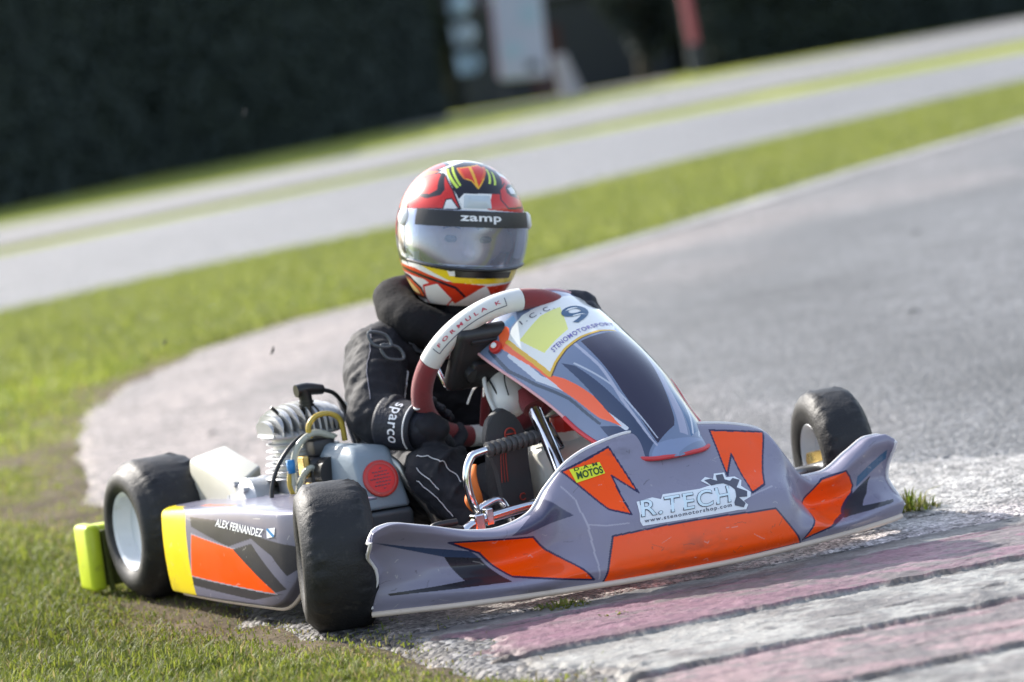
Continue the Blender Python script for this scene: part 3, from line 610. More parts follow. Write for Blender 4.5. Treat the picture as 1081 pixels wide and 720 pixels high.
bm = bmesh.new(); add_tube(bm, wl(153, 101, 62, 62), .0008, seg=6, smooth=False); add_tube(bm, wl(153, 153, 20, 62), .0008, seg=6, smooth=False); add_tube(bm, wl(101, 101, 20, 62), .0008, seg=6, smooth=False)
fin('panel_line', bm, M['gletter'], sw)
# dash pad on the front of the wheel
bm = bmesh.new(); dc = SC+E2*.056+EN*.018+E1*(-.010); Rd = Matrix(np.stack([E1, E2, EN], 1).tolist())
add_box(bm, dc, (.225, .135, .034), Rd, .014, 3); add_box(bm, dc+EN*.019-E2*.02-E1*.02, (.12, .05, .022), Rd, .008); add_box(bm, dc+EN*.018+E2*.048, (.18, .010, .006), Rd, .002)
add_lathe(bm, [(0, .01), (.014, .01), (.015, 0), (.015, -.01)], dc+EN*.020-E2*.02-E1*.075, EN, 20)
fin('display_pad', bm, M['black'], sw, sharp=40)
bm = bmesh.new(); add_tube(bm, [(-.235, -.055, .40), (-.14, -.058, .307), (-.03, -.078, .198), (.02, -.085, .145)], .0125, seg=20, smooth=False)
add_box(bm, (-.085, -.052, .255), (.012, .010, .06), Matrix.Rotation(R_(-43), 3, 'Y'), .002)
fin('steering_column', bm, M['chrome'], kart, sharp=40)
tube('column_collar', [(-.165, -.058, .332), (-.138, -.059, .305)], .020, M['red'], kart, smooth=False)
bm = bmesh.new(); add_capsule(bm, (-.225, -.075, .372), (-.19, -.078, .325), .034, .036, 24); slv = fin('column_sleeve', bm, M['white'], kart)
bm = bmesh.new()
add_tube(bm, [(-.205, -.112, .375), (-.187, -.110, .355), (-.172, -.104, .325), (-.170, -.092, .300)], .0016); add_tube(bm, [(-.185, -.080, .385), (-.165, -.095, .362), (-.156, -.096, .335)], .0013); fin('seam', bm, M['wire'], slv)
tube('brake_cable', [(-.20, -.118, .38), (-.19, -.121, .345), (-.178, -.113, .305), (-.17, -.09, .28)], .004, M['white'], kart)
# ---- fuel tank
bm = bmesh.new(); add_box(bm, (-.145, .003, .141), (.10, .135, .20), Matrix.Rotation(R_(4), 3, 'X'), .022, 4); add_lathe(bm, [(.03, 0), (.024, .022), (.022, .03)], (-.140, .000, .236), (0, 0, 1), 24)
tk = fin('fuel_tank', bm, M['tank'], kart, sharp=50)
cp = [(0, .030), (.020, .030), (.0235, .027), (.0245, .020), (.0245, 0), (.022, -.003)]
lathe('cap', cp, (-.140, .000, .256), (0, 0, 1), M['redcap'], tk, 36, jit=lambda a, k: .0012*(math.sin(a*18) > 0) if 2 <= k <= 4 else 0)
tube('breather_pipe', [(-.140, .001, .283), (-.139, .001, .312), (-.145, .002, .337)], .005, M['brass'], tk)
# ---- pedals
def pedal(y, m=1):
    pts = [(-.06, y-.095*m, .155), (-.058, y-.105*m, .180), (-.058, y-.108*m, .215), (-.058, y-.098*m, .243), (-.058, y-.075*m, .254), (-.058, y+.035*m, .262)]
    p = tube('pedal', [(-.06, y-.03*m, .10), (-.058, y-.035*m, .135), (-.06, y-.05*m, .165), (-.06, y-.085*m, .158), *pts], .0075, M['chrome'], kart, seg=14, n=6)
    bm = bmesh.new(); a = np.array([-.058, y-.062*m, .2555]); b = np.array([-.058, y+.040*m, .2630])
    for k in range(9):
        c0 = a+(b-a)*k/9; c1 = a+(b-a)*(k+.62)/9; add_lathe(bm, [(0, -.0005), (.0132, 0), (.0138, .002), (.0138, .0055), (.0132, .0072), (0, .0075)], c0, b-a, 16)
    add_tube(bm, [a, b], .0108, smooth=False); fin('rubber_sleeve', bm, M['blackrub'], p, sharp=40)
pedal(-.142)
# ---- airbox
bm = bmesh.new()
add_hull(bm, [(-.30, -.349, .258), (-.30, -.276, .250), (-.275, -.258, .158), (-.275, -.344, .160), (-.43, -.362, .270), (-.42, -.345, .283), (-.42, -.243, .264), (-.33, -.335, .280), (-.33, -.262, .268), (-.43, -.370, .165), (-.42, -.20, .16)], .010, 3)
ab = fin('airbox', bm, M['airbox'], kart, sharp=35)
bm = bmesh.new(); add_hull(bm, [(-.275, -.346, .157), (-.272, -.256, .155), (-.30, -.340, .075), (-.30, -.245, .070), (-.43, -.372, .163), (-.42, -.20, .158), (-.42, -.36, .08), (-.42, -.21, .08)], .010, 3); fin('lower_housing', bm, M['airboxd'], ab, sharp=35)
fc = np.array([-.2868, -.306, .214]); fn = np.array([.965, -.05, .262])
lathe('intake_ring', [(.026, .004), (.031, .0045), (.0335, .003), (.034, -.006), (.026, -.006)], fc, fn, M['redcap'], ab, 40)
lathe('intake_grille', [(0, .0025), (.027, .0025), (.027, -.004)], fc, fn, M['redmesh'], ab, 40)
bm = bmesh.new(); Rg = Matrix(np.stack([np.cross([0, 1, 0], fn), [0, 1, 0], fn], 1).tolist())
for i in range(-3, 4):
    for j in range(-3, 4):
        if i*i+j*j < 10: add_box(bm, fc+np.array(Rg@Vector((i*.0062, j*.0062+(.003 if i % 2 else 0), .0027))), (.0016, .0042, .0014), Rg)
fin('grille_slots', bm, M['dletter'], ab, False)
# ---- engine
bm = bmesh.new(); ec = np.array([-.52, -.345, .0])
for k in range(7):
    z0 = .222+k*.0125; r = .075-.002*k
    b2 = bmesh.new(); bmesh.ops.create_cone(b2, cap_ends=True, segments=28, radius1=r, radius2=r, depth=.0035)
    for v in b2.verts: v.co.x *= 1.0; v.co.y *= 1.02
    bmesh.ops.bevel(b2, geom=[e for e in b2.edges if len(e.link_faces) == 2 and any(len(f.verts) > 4 for f in e.link_faces)], offset=.001, segments=1, affect='EDGES')
    merge(bm, b2, Matrix.Translation((ec[0], ec[1], z0)))
add_lathe(bm, [(0, .19), (.055, .19), (.055, .32), (0, .32)], (ec[0], ec[1], 0), (0, 0, 1), 28)
eng = fin('engine', bm, M['alu'], kart, sharp=35)
bm = bmesh.new()
for k in range(12):
    t = (k-5.5)/5.5; yy = ec[1]+t*.071; hw = .078*math.sqrt(max(.12, 1-.78*t*t)); ht = .050*math.sqrt(max(.05, 1-.80*t*t))
    prof = [(ec[0]+hw*math.cos(a), .308+ht*max(0, math.sin(a))**.75) for a in np.linspace(0, math.pi, 16)]
    prof = [(ec[0]+hw, .300)]+prof+[(ec[0]-hw, .300)]
    tw = .0015; b2 = bmesh.new(); A = [b2.verts.new((x, yy-tw-.012*t*(zq-.30)/.05, zq)) for x, zq in prof]; B = [b2.verts.new((x, yy+tw+.012*t*(zq-.30)/.05, zq)) for x, zq in prof]
    b2.faces.new(A); b2.faces.new(B[::-1])
    for i in range(len(A)): j = (i+1) % len(A); b2.faces.new((A[i], B[i], B[j], A[j]))
    merge(bm, b2)
add_lathe(bm, [(.074, .296), (.076, .300), (.070, .304), (.045, .312), (0, .315)], (ec[0], ec[1], 0), (0, 0, 1), 28)
fin('cylinder_head', bm, M['alu'], eng, sharp=35)
bm = bmesh.new(); add_box(bm, (-.53, -.36, .13), (.19, .15, .13), None, .02, 3); add_lathe(bm, [(0, .05), (.045, .05), (.06, .035), (.062, 0)], (-.56, -.425, .165), (0, -1, .15), 28)
for k in range(7): a = k*.9; add_lathe(bm, [(0, .012), (.006, .012), (.006, 0)], (-.56+.048*math.cos(a), -.46, .172+.048*math.sin(a)), (0, -1, .1), 6)
add_capsule(bm, (-.60, -.40, .19), (-.50, -.44, .17), .035, .025); fin('crankcase', bm, M['alu'], eng, sharp=35)
bm = bmesh.new(); add_box(bm, (-.435, -.355, .225), (.06, .06, .07), None, .01, 3); add_lathe(bm, [(.03, .0), (.03, .03), (0, .03)], (-.405, -.352, .23), (1, 0, 0), 20); add_box(bm, (-.43, -.35, .275), (.04, .045, .03), None, .006); fin('carburettor', bm, M['black'], eng, sharp=35)
bm = bmesh.new(); add_box(bm, (-.425, -.39, .245), (.03, .012, .04), None, .003); add_box(bm, (-.42, -.378, .205), (.03, .02, .02), None, .003); fin('carburettor_cover', bm, M['brass'], eng, False)
bm = bmesh.new(); add_tube(bm, [(-.48, -.343, .335), (-.48, -.345, .368), (-.48, -.348, .380)], [.012, .0125, .013], seg=14); add_tube(bm, [(-.48, -.362, .379), (-.48, -.340, .380), (-.48, -.315, .376), (-.48, -.308, .375)], [.012, .012, .010, .009], seg=14)
for k in range(3): add_lathe(bm, [(.0, -.002), (.0145, -.002), (.0145, .002), (0, .002)], (-.48, -.344, .345+.006*k), (0, 0, 1), 14)
fin('spark_plug_cap', bm, M['wire'], eng, sharp=45)
tube('ignition_lead', [(-.48, -.312, .376), (-.48, -.285, .363), (-.48, -.268, .335), (-.47, -.262, .30), (-.45, -.262, .27)], .0042, M['wire'], eng)
tube('stud', [(-.5, -.407, .356), (-.5, -.385, .333)], .0035, M['wire'], eng, smooth=False)
tube('fuel_hose', [(-.42, -.372, .295), (-.42, -.373, .316), (-.42, -.357, .332), (-.42, -.330, .334), (-.42, -.308, .318), (-.42, -.304, .280)], .0052, M['yhose'], eng)
tube('fuel_hose', [(-.42, -.418, .215), (-.42, -.412, .255), (-.42, -.395, .288), (-.42, -.362, .303), (-.42, -.325, .290)], .0065, M['chose'], eng)
tube('fuel_hose', [(-.42, -.412, .185), (-.42, -.405, .215), (-.41, -.390, .240), (-.41, -.375, .236), (-.41, -.368, .195)], .0062, M['chose'], eng)
tube('fuel_hose', [(-.42, -.418, .255), (-.42, -.425, .215), (-.42, -.412, .18)], .0045, M['yhose'], eng)
tube('throttle_cable', [(-.42, -.465, .185), (-.42, -.458, .225), (-.42, -.435, .265), (-.43, -.39, .298), (-.44, -.35, .30)], .0040, M['wire'], eng)
bm = bmesh.new(); add_tube(bm, [(-.418, -.419, .262), (-.418, -.418, .238)], .008, smooth=False); fin('hose_clip', bm, M['blue'], eng)
tube('exhaust_pipe', [(-.60, -.34, .20), (-.68, -.30, .17), (-.80, -.22, .15), (-1.0, -.10, .15)], [.022, .028, .042, .03], M['steel'], kart)
# ---- chain guard
bm = bmesh.new(); add_hull(bm, [(-.775, -.470, .262), (-.565, -.470, .216), (-.565, -.470, .140), (-.80, -.470, .120), (-.86, -.385, .262), (-.79, -.385, .275), (-.635, -.385, .241), (-.640, -.385, .150), (-.84, -.385, .14), (-.80, -.46, .255)], .010, 3)
cg = fin('chain_guard', bm, M['cream'], kart, sharp=35)
bm = bmesh.new(); add_box(bm, (-.565, -.405, .215), (.030, .040, .010), Matrix.Rotation(R_(18), 3, 'Y'), .001); add_box(bm, (-.560, -.386, .200), (.030, .010, .045), Matrix.Rotation(R_(10), 3, 'Y'), .001)
add_box(bm, (-.556, -.425, .200), (.025, .012, .020), Matrix.Rotation(R_(30), 3, 'X'), .001); add_box(bm, (-.557, -.455, .18), (.01, .012, .05), None, .001); fin('guard_bracket', bm, M['steel'], cg, False)
lathe('sprocket', [(.02, -.002), (.085, -.002), (.085, .002), (.02, .002)], (-.87, -.40, .14), (0, 1, 0), M['steel'], kart, 48, jit=lambda a, k: .004*(math.sin(a*40) > 0) if k in (1, 2) else 0)
# ---- rear bumper
bm = bmesh.new(); add_box(bm, (-1.055, -.02, .078), (.055, 1.16, .125), None, .014, 3); rb = fin('rear_bumper', bm, M['fluo'], kart, sharp=40)
bm = bmesh.new(); add_box(bm, (-1.045, -.598, .078), (.075, .032, .132), None, .010, 3); fin('end_cap', bm, M['fluo'], rb, sharp=40)
bm = bmesh.new(); add_box(bm, (-1.0262, -.545, .066), (.006, .072, .092), None, .002); add_box(bm, (-1.02, -.572, .07), (.012, .010, .122), Matrix.Rotation(R_(3), 3, 'X'), .002); fin('dark_recess', bm, M['fluod'], rb, False)  # darker yellow panel and rib on the bumper's front face
for s in (-.3, .3): tube('bumper_mount', [(-.9, s, .06), (-1.05, s, .07)], .012, M['steel'], rb, smooth=False)

# =================================================================== DRIVER
body_caps = [((-.62, -.07, .13), (-.62, .07, .13), .105, .105), ((-.62, .0, .15), (-.55, .0, .36), .110, .110), ((-.56, -.07, .36), (-.56, .07, .36), .095, .095),
    ((-.52, -.06, .40), (-.52, .07, .40), .085, .085), ((-.51, -.155, .425), (-.51, .145, .415), .058, .056), ((-.48, 0, .44), (-.455, .004, .56), .055, .05),
    ((-.495, -.185, .418), (-.385, -.255, .315), .060, .049), ((-.385, -.255, .310), (-.315, -.222, .293), .047, .037), ((-.315, -.222, .293), (-.275, -.195, .288), .036, .030),
    ((-.495, .165, .415), (-.38, .200, .30), .062, .050), ((-.38, .200, .30), (-.27, .135, .42), .048, .034), ((-.27, .135, .42), (-.235, .112, .45), .032, .026),
    ((-.60, -.085, .12), (-.27, -.200, .205), .086, .058), ((-.27, -.200, .205), (-.165, -.165, .105), .057, .043), ((-.165, -.165, .105), (-.13, -.150, .085), .042, .036),
    ((-.60, .09, .12), (-.27, .13, .225), .092, .066), ((-.27, .13, .225), (-.15, .10, .12), .062, .045), ((-.15, .10, .12), (-.12, .095, .09), .042, .036)]
def fold(p, d, r, a0, a1, tilt, th=.0085):
    d = np.array(d, float); d /= np.linalg.norm(d); u_ = np.cross(d, [0, 0, 1.]); u_ /= np.linalg.norm(u_); v_ = np.cross(d, u_); P_ = [np.array(p)+r*(math.cos(a)*u_+math.sin(a)*v_)+d*tilt*math.sin(a*1.0+tilt*40) for a in np.linspace(a0, a1, 7)]
    return [(P_[i], P_[i+1], th*(.35+.65*math.sin(math.pi*(i+.3)/6.6)), th*(.35+.65*math.sin(math.pi*(i+1.)/6.6))) for i in range(6)]
UA, FA = np.array([-.495, -.185, .418]), np.array([-.385, -.255, .315])
for t_, a0, a1, tl in ((.25, 2.2, 5.2, .020), (.42, 1.0, 4.2, -.024), (.58, 2.4, 5.9, .026), (.72, .6, 3.9, -.018), (.84, 2.0, 5.4, .016), (.95, 1.2, 4.6, -.014)): body_caps += fold(UA+(FA-UA)*t_, FA-UA, .057-.010*t_, a0, a1, tl)
for t_, a0, a1, tl in ((.15, 1.5, 5.0, .014), (.4, 2.5, 6.0, -.014), (.65, 1.0, 4.4, .010)): body_caps += fold(FA+np.array([.07, .033, -.022])*t_, (.07, .033, -.022), .045-.006*t_, a0, a1, tl, .007)
KN = np.array([-.27, -.200, .205])
for t_, a0, a1, tl in ((-.35, 2.0, 5.6, .02), (-.15, 1.2, 5.0, -.022), (.12, 2.2, 5.9, .02), (.3, .8, 4.6, -.018), (.5, 2.0, 5.6, .016)): body_caps += fold(KN+np.array([.105, .035, -.10])*max(t_, 0)+np.array([.33, -.115, .085])*min(t_, 0), (.105, .035, -.10) if t_ > 0 else (.33, -.115, .085), .060-.012*abs(t_), a0, a1, tl)
for zq, tl in ((.24, .02), (.29, -.02), (.33, .015)): body_caps += fold((-.585, 0, zq), (.07, 0, .21), .108, -1.2, 2.4, tl, .009)
hd = lambda x, y, zq: tuple(HR@np.array([x, y, zq])+HC)
body_caps += [(hd(-.015, 0, .02), hd(-.01, 0, -.0), .092, .088), (hd(.02, 0, -.05), hd(.03, 0, -.075), .062, .045), (hd(.082, 0, -.02), hd(.095, 0, -.042), .007, .012), (hd(-.01, -.085, -.01), hd(-.01, -.09, -.03), .014, .012), (hd(-.01, .085, -.01), hd(-.01, .09, -.03), .014, .012)]
person = blob('person', body_caps, M['suit'], None, .005, 4, .024, .06); person.matrix_world = KM
tag(person, 'seated racing driver in black suit, gloves and red white full face helmet', 'person')
me = person.data; me.materials.append(M['skin'])
cz = np.empty(len(me.polygons)*3); me.polygons.foreach_get('center', cz); cz = cz.reshape(-1, 3)
mi = (np.linalg.norm(cz-HC, axis=1) < .13) & (cz[:, 2] > .535); me.polygons.foreach_set('material_index', mi.astype(np.int32))
tube('mouth', [hd(.069, -.022, -.064), hd(.079, -.010, -.066), hd(.081, .0, -.0655), hd(.079, .010, -.066), hd(.069, .022, -.064)], .0042, mat('lips', (.36, .12, .10), .5), person, flat=.6)
for s in (-1, 1):
    tube('eyebrow', [hd(.082, s*.016, .006), hd(.080, s*.032, .010), hd(.070, s*.046, .005)], .0035, mat('brow', (.03, .02, .015), .8), person, flat=.5)
    bm = bmesh.new(); add_capsule(bm, hd(.077, s*.028, -.014), hd(.075, s*.038, -.014), .0065, .0065, 16); fin('eye', bm, M['eye'], person)
# helmet
A, E = np.meshgrid(np.linspace(-math.pi, math.pi, 620)[:-1], np.linspace(-1.15, math.pi/2, 380), indexing='ij')
off = -.004*np.exp(-((E+.05)/.36)**6)*(np.abs(A) < 1.25)    # shallow eye-port ledge under the visor
P = helmet(A, E, 0.); c0 = HC; P = c0+(P-c0)*(1+off[..., None]/.13)
P2 = np.stack([A, E], -1).reshape(-1, 2)
RED, OR2 = (.62, .022, .018), (.80, .12, .02)
hq = lambda k: MAP['h_'+k]
mir = lambda k: [(-a, e) for a, e in hq(k)][::-1]
YEL, BLK = (.85, .62, .02), (.012, .012, .022)
layers = [('f', [(-3.2, -.9), (-1.62, -.75), (-1.50, -.1), (-1.58, .22), (-1.75, .62), (-2.2, .8), (-3.2, .6)], RED, BLK, .05), ('f', [(-2.6, -.62), (-1.75, -.55), (-1.68, -.1), (-1.8, .2), (-2.2, .3), (-2.7, 0)], OR2, BLK, .035), ('f', [(-2.3, -.4), (-1.85, -.35), (-1.82, .0), (-2.1, .1)], (.9, .6, .05)), ('f', [(1.68, -.7), (3.2, -.9), (3.2, .6), (2.2, .8), (1.75, .5), (1.6, .1)], RED, BLK, .05), ('f', [(1.9, -.5), (2.6, -.6), (2.6, .0), (1.9, .2)], OR2, BLK, .035),
    ('f', [(-1.7, .62), (-1.1, .92), (-.75, 1.22), (-1.4, 1.34), (-2.4, 1.1), (-2.6, .8)], BLK), ('f', [(-1.75, .72), (-1.15, 1.0), (-.9, 1.18), (-1.5, 1.26), (-2.3, 1.02)], RED), ('f', [(.72, 1.2), (1.3, .95), (2.2, .8), (2.4, 1.1), (1.5, 1.3)], RED, BLK, .04), ('l', [(-1.40, -.30), (-1.50, .12), (-1.38, .32), (-1.2, .36)], BLK, .016), ('l', [(-1.30, -.32), (-1.38, .05), (-1.30, .22)], BLK, .012),
    ('f', [(-1.80, .28), (-1.15, .25), (-1.32, .45), (-1.32, .64), (-1.0, .92), (-.85, 1.02), (-1.4, 1.02), (-1.9, .66)], OR2, BLK, .018), ('f', hq('red_l'), RED, BLK, .014), ('f', [(a-.02, e) for a, e in hq('swoosh')], BLK), ('f', mir('red_l'), RED), ('f', hq('top_dark')[:2]+[(-.2, 1.4), (.5, 1.4)]+hq('top_dark')[2:], BLK), ('f', hq('flame'), (.70, .04, .02), (.9, .45, .03), .012),
    ('f', hq('y1'), OR2), ('f', hq('y2'), (.9, .45, .03)), ('f', hq('y3'), OR2)] + [('f', hq(k), (.62, .80, .10)) for k in ('g1', 'g2', 'g3', 'g4')] + [
    ('f', hq('white_t'), (.80, .80, .80), BLK, .010), ('f', hq('red_r'), RED, BLK, .014), ('f', hq('emblem'), BLK), ('f', hq('emblem_i'), (.75, .76, .8)),
    ('f', hq('side_y'), (.70, .78, .45)), ('f', hq('dark_line'), BLK), ('f', hq('dark_line2'), BLK), ('f', hq('red_chin'), (.66, .045, .012)), ('f', hq('red_chin_r'), (.66, .045, .012)), ('f', hq('white_chin'), (.78, .78, .78), (.60, .03, .02), .02),
    ('f', hq('leaf'), OR2, BLK, .03), ('f', hq('leaf_y'), (.88, .62, .25), BLK, .014), ('l', [(-1.6, -.50), (-1.1, -.56), (-.6, -.66), (-.3, -.74), (-.1, -.9)], BLK, .022), ('f', hq('yellow_chin'), YEL), ('l', [(-1.0, -.40), (-.4, -.455), (.2, -.45), (.9, -.43), (1.3, -.34)], BLK, .035),
    ('f', [(-2.6, -.3), (-1.75, -.2), (-1.7, .3), (-2.6, .5)], RED), ('f', [(1.75, -.3), (2.6, -.3), (2.6, .5), (1.75, .4)], RED), ('f', [(-3.2, .7), (-2.2, .5), (-2.0, .9), (-3.2, 1.1)], RED), ('f', [(2.2, .5), (3.2, .7), (3.2, 1.1), (2.0, .9)], RED)]
C = paint(P2, (.80, .80, .80), layers).reshape(*P.shape)
eye = (np.abs(A-.06) < 1.12) & (E < .30) & (E > -.41)
keep = ~eye
hm = gridmesh('helmet', P, M['helm'], person, C, cu=True)
# cut the eye port out of the shell
bm = bmesh.new(); bm.from_mesh(hm.data); bm.verts.ensure_lookup_table(); er = eye.reshape(-1)
bmesh.ops.delete(bm, geom=[f for f in bm.faces if all(er[v.index] for v in f.verts)], context='FACES'); bm.to_mesh(hm.data); bm.free()
hm.data.polygons.foreach_set('use_smooth', np.ones(len(hm.data.polygons), bool))
md = hm.modifiers.new('t', 'SOLIDIFY'); md.thickness = .012; md.offset = -1
# visor
m, N, L, b = newmat('smoked_mirror_visor')
gl = N.new('ShaderNodeBsdfGlossy'); gl.inputs['Color'].default_value = (.80, .86, .98, 1); gl.inputs['Roughness'].default_value = .09
tr = N.new('ShaderNodeBsdfTransparent'); tr.inputs['Color'].default_value = (.86, .89, .96, 1)
df = N.new('ShaderNodeBsdfDiffuse'); df.inputs['Color'].default_value = (.55, .62, .78, 1)
lw = N.new('ShaderNodeLayerWeight'); lw.inputs['Blend'].default_value = .38
mr = N.new('ShaderNodeMapRange'); mr.inputs[3].default_value = .075; mr.inputs[4].default_value = .6; L.new(lw.outputs['Facing'], mr.inputs[0])
m1 = N.new('ShaderNodeMixShader'); m1.inputs[0].default_value = .07; L.new(tr.outputs[0], m1.inputs[1]); L.new(df.outputs[0], m1.inputs[2])
m2 = N.new('ShaderNodeMixShader'); L.new(mr.outputs[0], m2.inputs[0]); L.new(m1.outputs[0], m2.inputs[1]); L.new(gl.outputs[0], m2.inputs[2]); L.new(m2.outputs[0], N['Material Output'].inputs[0]); M['visor'] = m
va, ve = np.meshgrid(np.linspace(-1.16, 1.27, 120), np.linspace(0, 1, 50), indexing='ij')
vtop = .315-.02*np.abs(va)**2; vbot = -.435+.05*np.abs(va-.1)**2
ve2 = vbot+(vtop-vbot)*ve
vis = gridmesh('visor', helmet(va, ve2, .0045), M['visor'], hm); md = vis.modifiers.new('t', 'SOLIDIFY'); md.thickness = .002
sa, se = np.meshgrid(np.linspace(-.93, 1.12, 100), np.linspace(0, 1, 14), indexing='ij')
gridmesh('visor_strip', helmet(sa, .085-.010*np.abs(sa)+(.305-.085)*se, .0062), M['black'], hm)
lettering('lettering', 'zamp', aff(helm_on, [(-.215, .165), (.415, .165), (-.215, .245)], .0072), M['letter'], hm, bold=.022, space=1.05, cap=.53)
bm = bmesh.new(); rim_a = np.linspace(-1.14, 1.25, 50)
add_tube(bm, helmet(rim_a, -.445+.05*np.abs(rim_a-.1)**2, .0055), .0030, seg=8, n=2); fin('visor_rim', bm, M['wire'], hm)
for s, a in ((-1, -1.24), (1, 1.36)):
    p = helmet(np.array([a]), np.array([.17]), .004)[0]; lathe('visor_pivot', [(0, .006), (.010, .006), (.016, .002), (.017, -.004)], p, p-HC, M['white'], hm, 24)
ga, ge = np.meshgrid(np.linspace(-.17, .30, 20), np.linspace(.36, .56, 12), indexing='ij')
gridmesh('top_vent', helmet(ga, ge, .006*np.clip(1.2*np.minimum(1, 6*np.minimum(np.minimum(ga+.17, .30-ga), np.minimum(ge-.36, .56-ge)+.0)), 0, 1)), mat('pale_grey_vent', (.50, .56, .60), .3, coat=.4), hm)
ga, ge = np.meshgrid(np.linspace(-.30, .80, 30), np.linspace(-.56, -.475, 8), indexing='ij')
gridmesh('chin_vent', helmet(ga, ge, .003), M['wire'], hm)
# collar
bm = bmesh.new(); cc = np.array([-.500, -.012, .466]); pts = [cc+np.array([.092*math.cos(a), .108*math.sin(a), -.045*math.cos(a)-.026*math.sin(a)]) for a in np.linspace(0, 2*math.pi, 25)[:-1]]
add_tube(bm, pts, .041, seg=22, n=4, closed=True, flat=1.0)
for v in bm.verts:
    c_ = v.co; f_ = fbm(np.array([math.atan2(c_.y+.012, c_.x+.5)*3.0+9]), np.array([c_.z*26]), 3, 12)[0]-.5; v.co += (Vector((c_.x+.5, c_.y+.012, (c_.z-.466)*.5)).normalized())*float(f_)*.022
fin('neck_collar', bm, M['foam'], person)
# gloves: palm, four fingers and a thumb closed round the rim
def hand(ang, side, flip=1):
    a = R_(ang); c = ring(a); rad = np.cos(a)*E1+np.sin(a)*E2; tan = -np.sin(a)*E1+np.cos(a)*E2
    tan = tan*flip; caps = []
    out = lambda th, r: rad*math.cos(th)*r-EN*math.sin(th)*r    # around the rim section: th 0 = outside, 90 = front
    pal0 = c+out(R_(-40), .040)+tan*-.030; pal1 = c+out(R_(-40), .040)+tan*.030
    caps += [(pal0, pal1, .019, .020), (c+out(R_(-85), .038)-tan*.022, c+out(R_(-85), .038)+tan*.026, .016, .016), (c+out(R_(-5), .040)-tan*.028, c+out(R_(-5), .040)+tan*.028, .017, .017)]
    for i, (o, ln) in enumerate(((-.034, .86), (-.0115, .98), (.0115, 1.0), (.034, .92))):
        k0 = c+out(R_(5), .040)+tan*o; k1 = c+out(R_(5+62*ln), .036)+tan*(o*.96); k2 = c+out(R_(5+120*ln), .033)+tan*(o*.92); k3 = c+out(R_(5+170*ln), .031)+tan*(o*.90)
        caps += [(k0, k1, .0118, .0108), (k1, k2, .0108, .0100), (k2, k3, .0100, .0085)]
    t0 = c+out(R_(-70), .040)+tan*.030; t1 = c+out(R_(-105), .034)+tan*.050; t2 = c+out(R_(-150), .031)+tan*.060; t3 = c+out(R_(-185), .030)+tan*.060
    caps += [(t0, t1, .014, .012), (t1, t2, .012, .0108), (t2, t3, .0105, .009)]
    return caps, c+out(R_(-40), .044)
caps, wr = hand(222, -1)
WR = np.array([-.292, -.208, .290])
caps += [(wr, WR, .026, .031), (WR, np.array([-.335, -.232, .300]), .035, .040)]
gr = blob('glove', caps, M['glove'], person, .0032, 3, .004, .02)
caps, wl_ = hand(33, 1, -1); caps += [(wl_, (-.250, .118, .440), .024, .030), ((-.250, .118, .440), (-.275, .135, .420), .034, .036)]
blob('glove', caps, M['glove'], person, .0032, 3, .004, .02)
# cuff print on the right glove: white seam line and the word round the cuff
ca, cb = np.array([-.345, -.238, .302]), np.array([-.292, -.208, .290]); cd = (cb-ca)/np.linalg.norm(cb-ca)
cu_ = np.array([.88, -.47, .18]); cu_ -= cd*(cu_@cd); cu_ /= np.linalg.norm(cu_); cv_ = np.cross(cd, cu_)
rad_c = lambda t: .0440-.0050*t
def cuff(t, a, off): return ca+cd*(np.asarray(t)[..., None]*np.linalg.norm(cb-ca))+(rad_c(np.asarray(t))[..., None]+off)*(np.cos(a)[..., None]*cu_+np.sin(a)[..., None]*cv_)
# the cuff itself, a stiff sleeve round the wrist
tA, aA = np.meshgrid(np.linspace(-.25, .95, 14), np.linspace(0, 2*math.pi, 49)[:-1], indexing='ij')
cf = gridmesh('cuff', cuff(tA, aA, .0015), M['glove'], gr, cv=True); md = cf.modifiers.new('t', 'SOLIDIFY'); md.thickness = .003
lettering('cuff_lettering', 'sparco', lambda a, b: cuff(.30+.24*b, -.85+1.75*a, .0056), M['letter'], gr, bold=.012, space=1.1)
aa_ = np.linspace(-1.1, 1.25, 30); tube('cuff_piping', cuff(.78+0*aa_, aa_, .0042), .0017, M['thread'], gr, seg=6, smooth=False)
bm = bmesh.new(); p = cuff(np.array([1.0]), np.array([-.85]), .004)[0]; add_lathe(bm, [(.0035, 0), (.0075, 0), (.0078, .002), (.0035, .002)], p, p-(ca+cd*.06), 20); fin('snap_button', bm, M['thread'], gr)
# suit details
bm = bmesh.new()
add_tube(bm, [(-.272, -.085, .368), (-.268, -.098, .352), (-.262, -.112, .344), (-.258, -.128, .322)], .0021, seg=6); add_tube(bm, [(-.262, -.075, .356), (-.256, -.090, .347), (-.250, -.098, .331)], .0018, seg=6); add_tube(bm, [(-.262, -.068, .350), (-.255, -.080, .340), (-.250, -.087, .329)], .0018, seg=6)
fin('white_piping', bm, M['thread'], person)
tube('chest_piping', [(-.355, -.140, .385), (-.350, -.150, .350), (-.350, -.163, .315)], .0016, M['thread'], person, seg=6)
bm = bmesh.new(); add_tube(bm, [(-.315, -.150, .392), (-.305, -.145, .365), (-.300, -.138, .352), (-.292, -.130, .360), (-.292, -.128, .378)], .0042, seg=8); add_tube(bm, [(-.30, -.128, .372), (-.29, -.105, .360), (-.285, -.085, .358)], .0040, seg=8); add_tube(bm, [(-.298, -.120, .372), (-.296, -.118, .350)], .003, seg=8); fin('harness_clip', bm, M['chrome'], person)
bm = bmesh.new()
for o in (0, .030): add_tube(bm, [np.array(p)+[0, o*.75, -o*.9] for p in ((-.405, -.236, .470), (-.400, -.205, .462), (-.392, -.200, .440), (-.395, -.232, .446))], .0030, seg=8, n=4, closed=True)
fin('shoulder_buckle', bm, M['airboxd'], person, sharp=40)
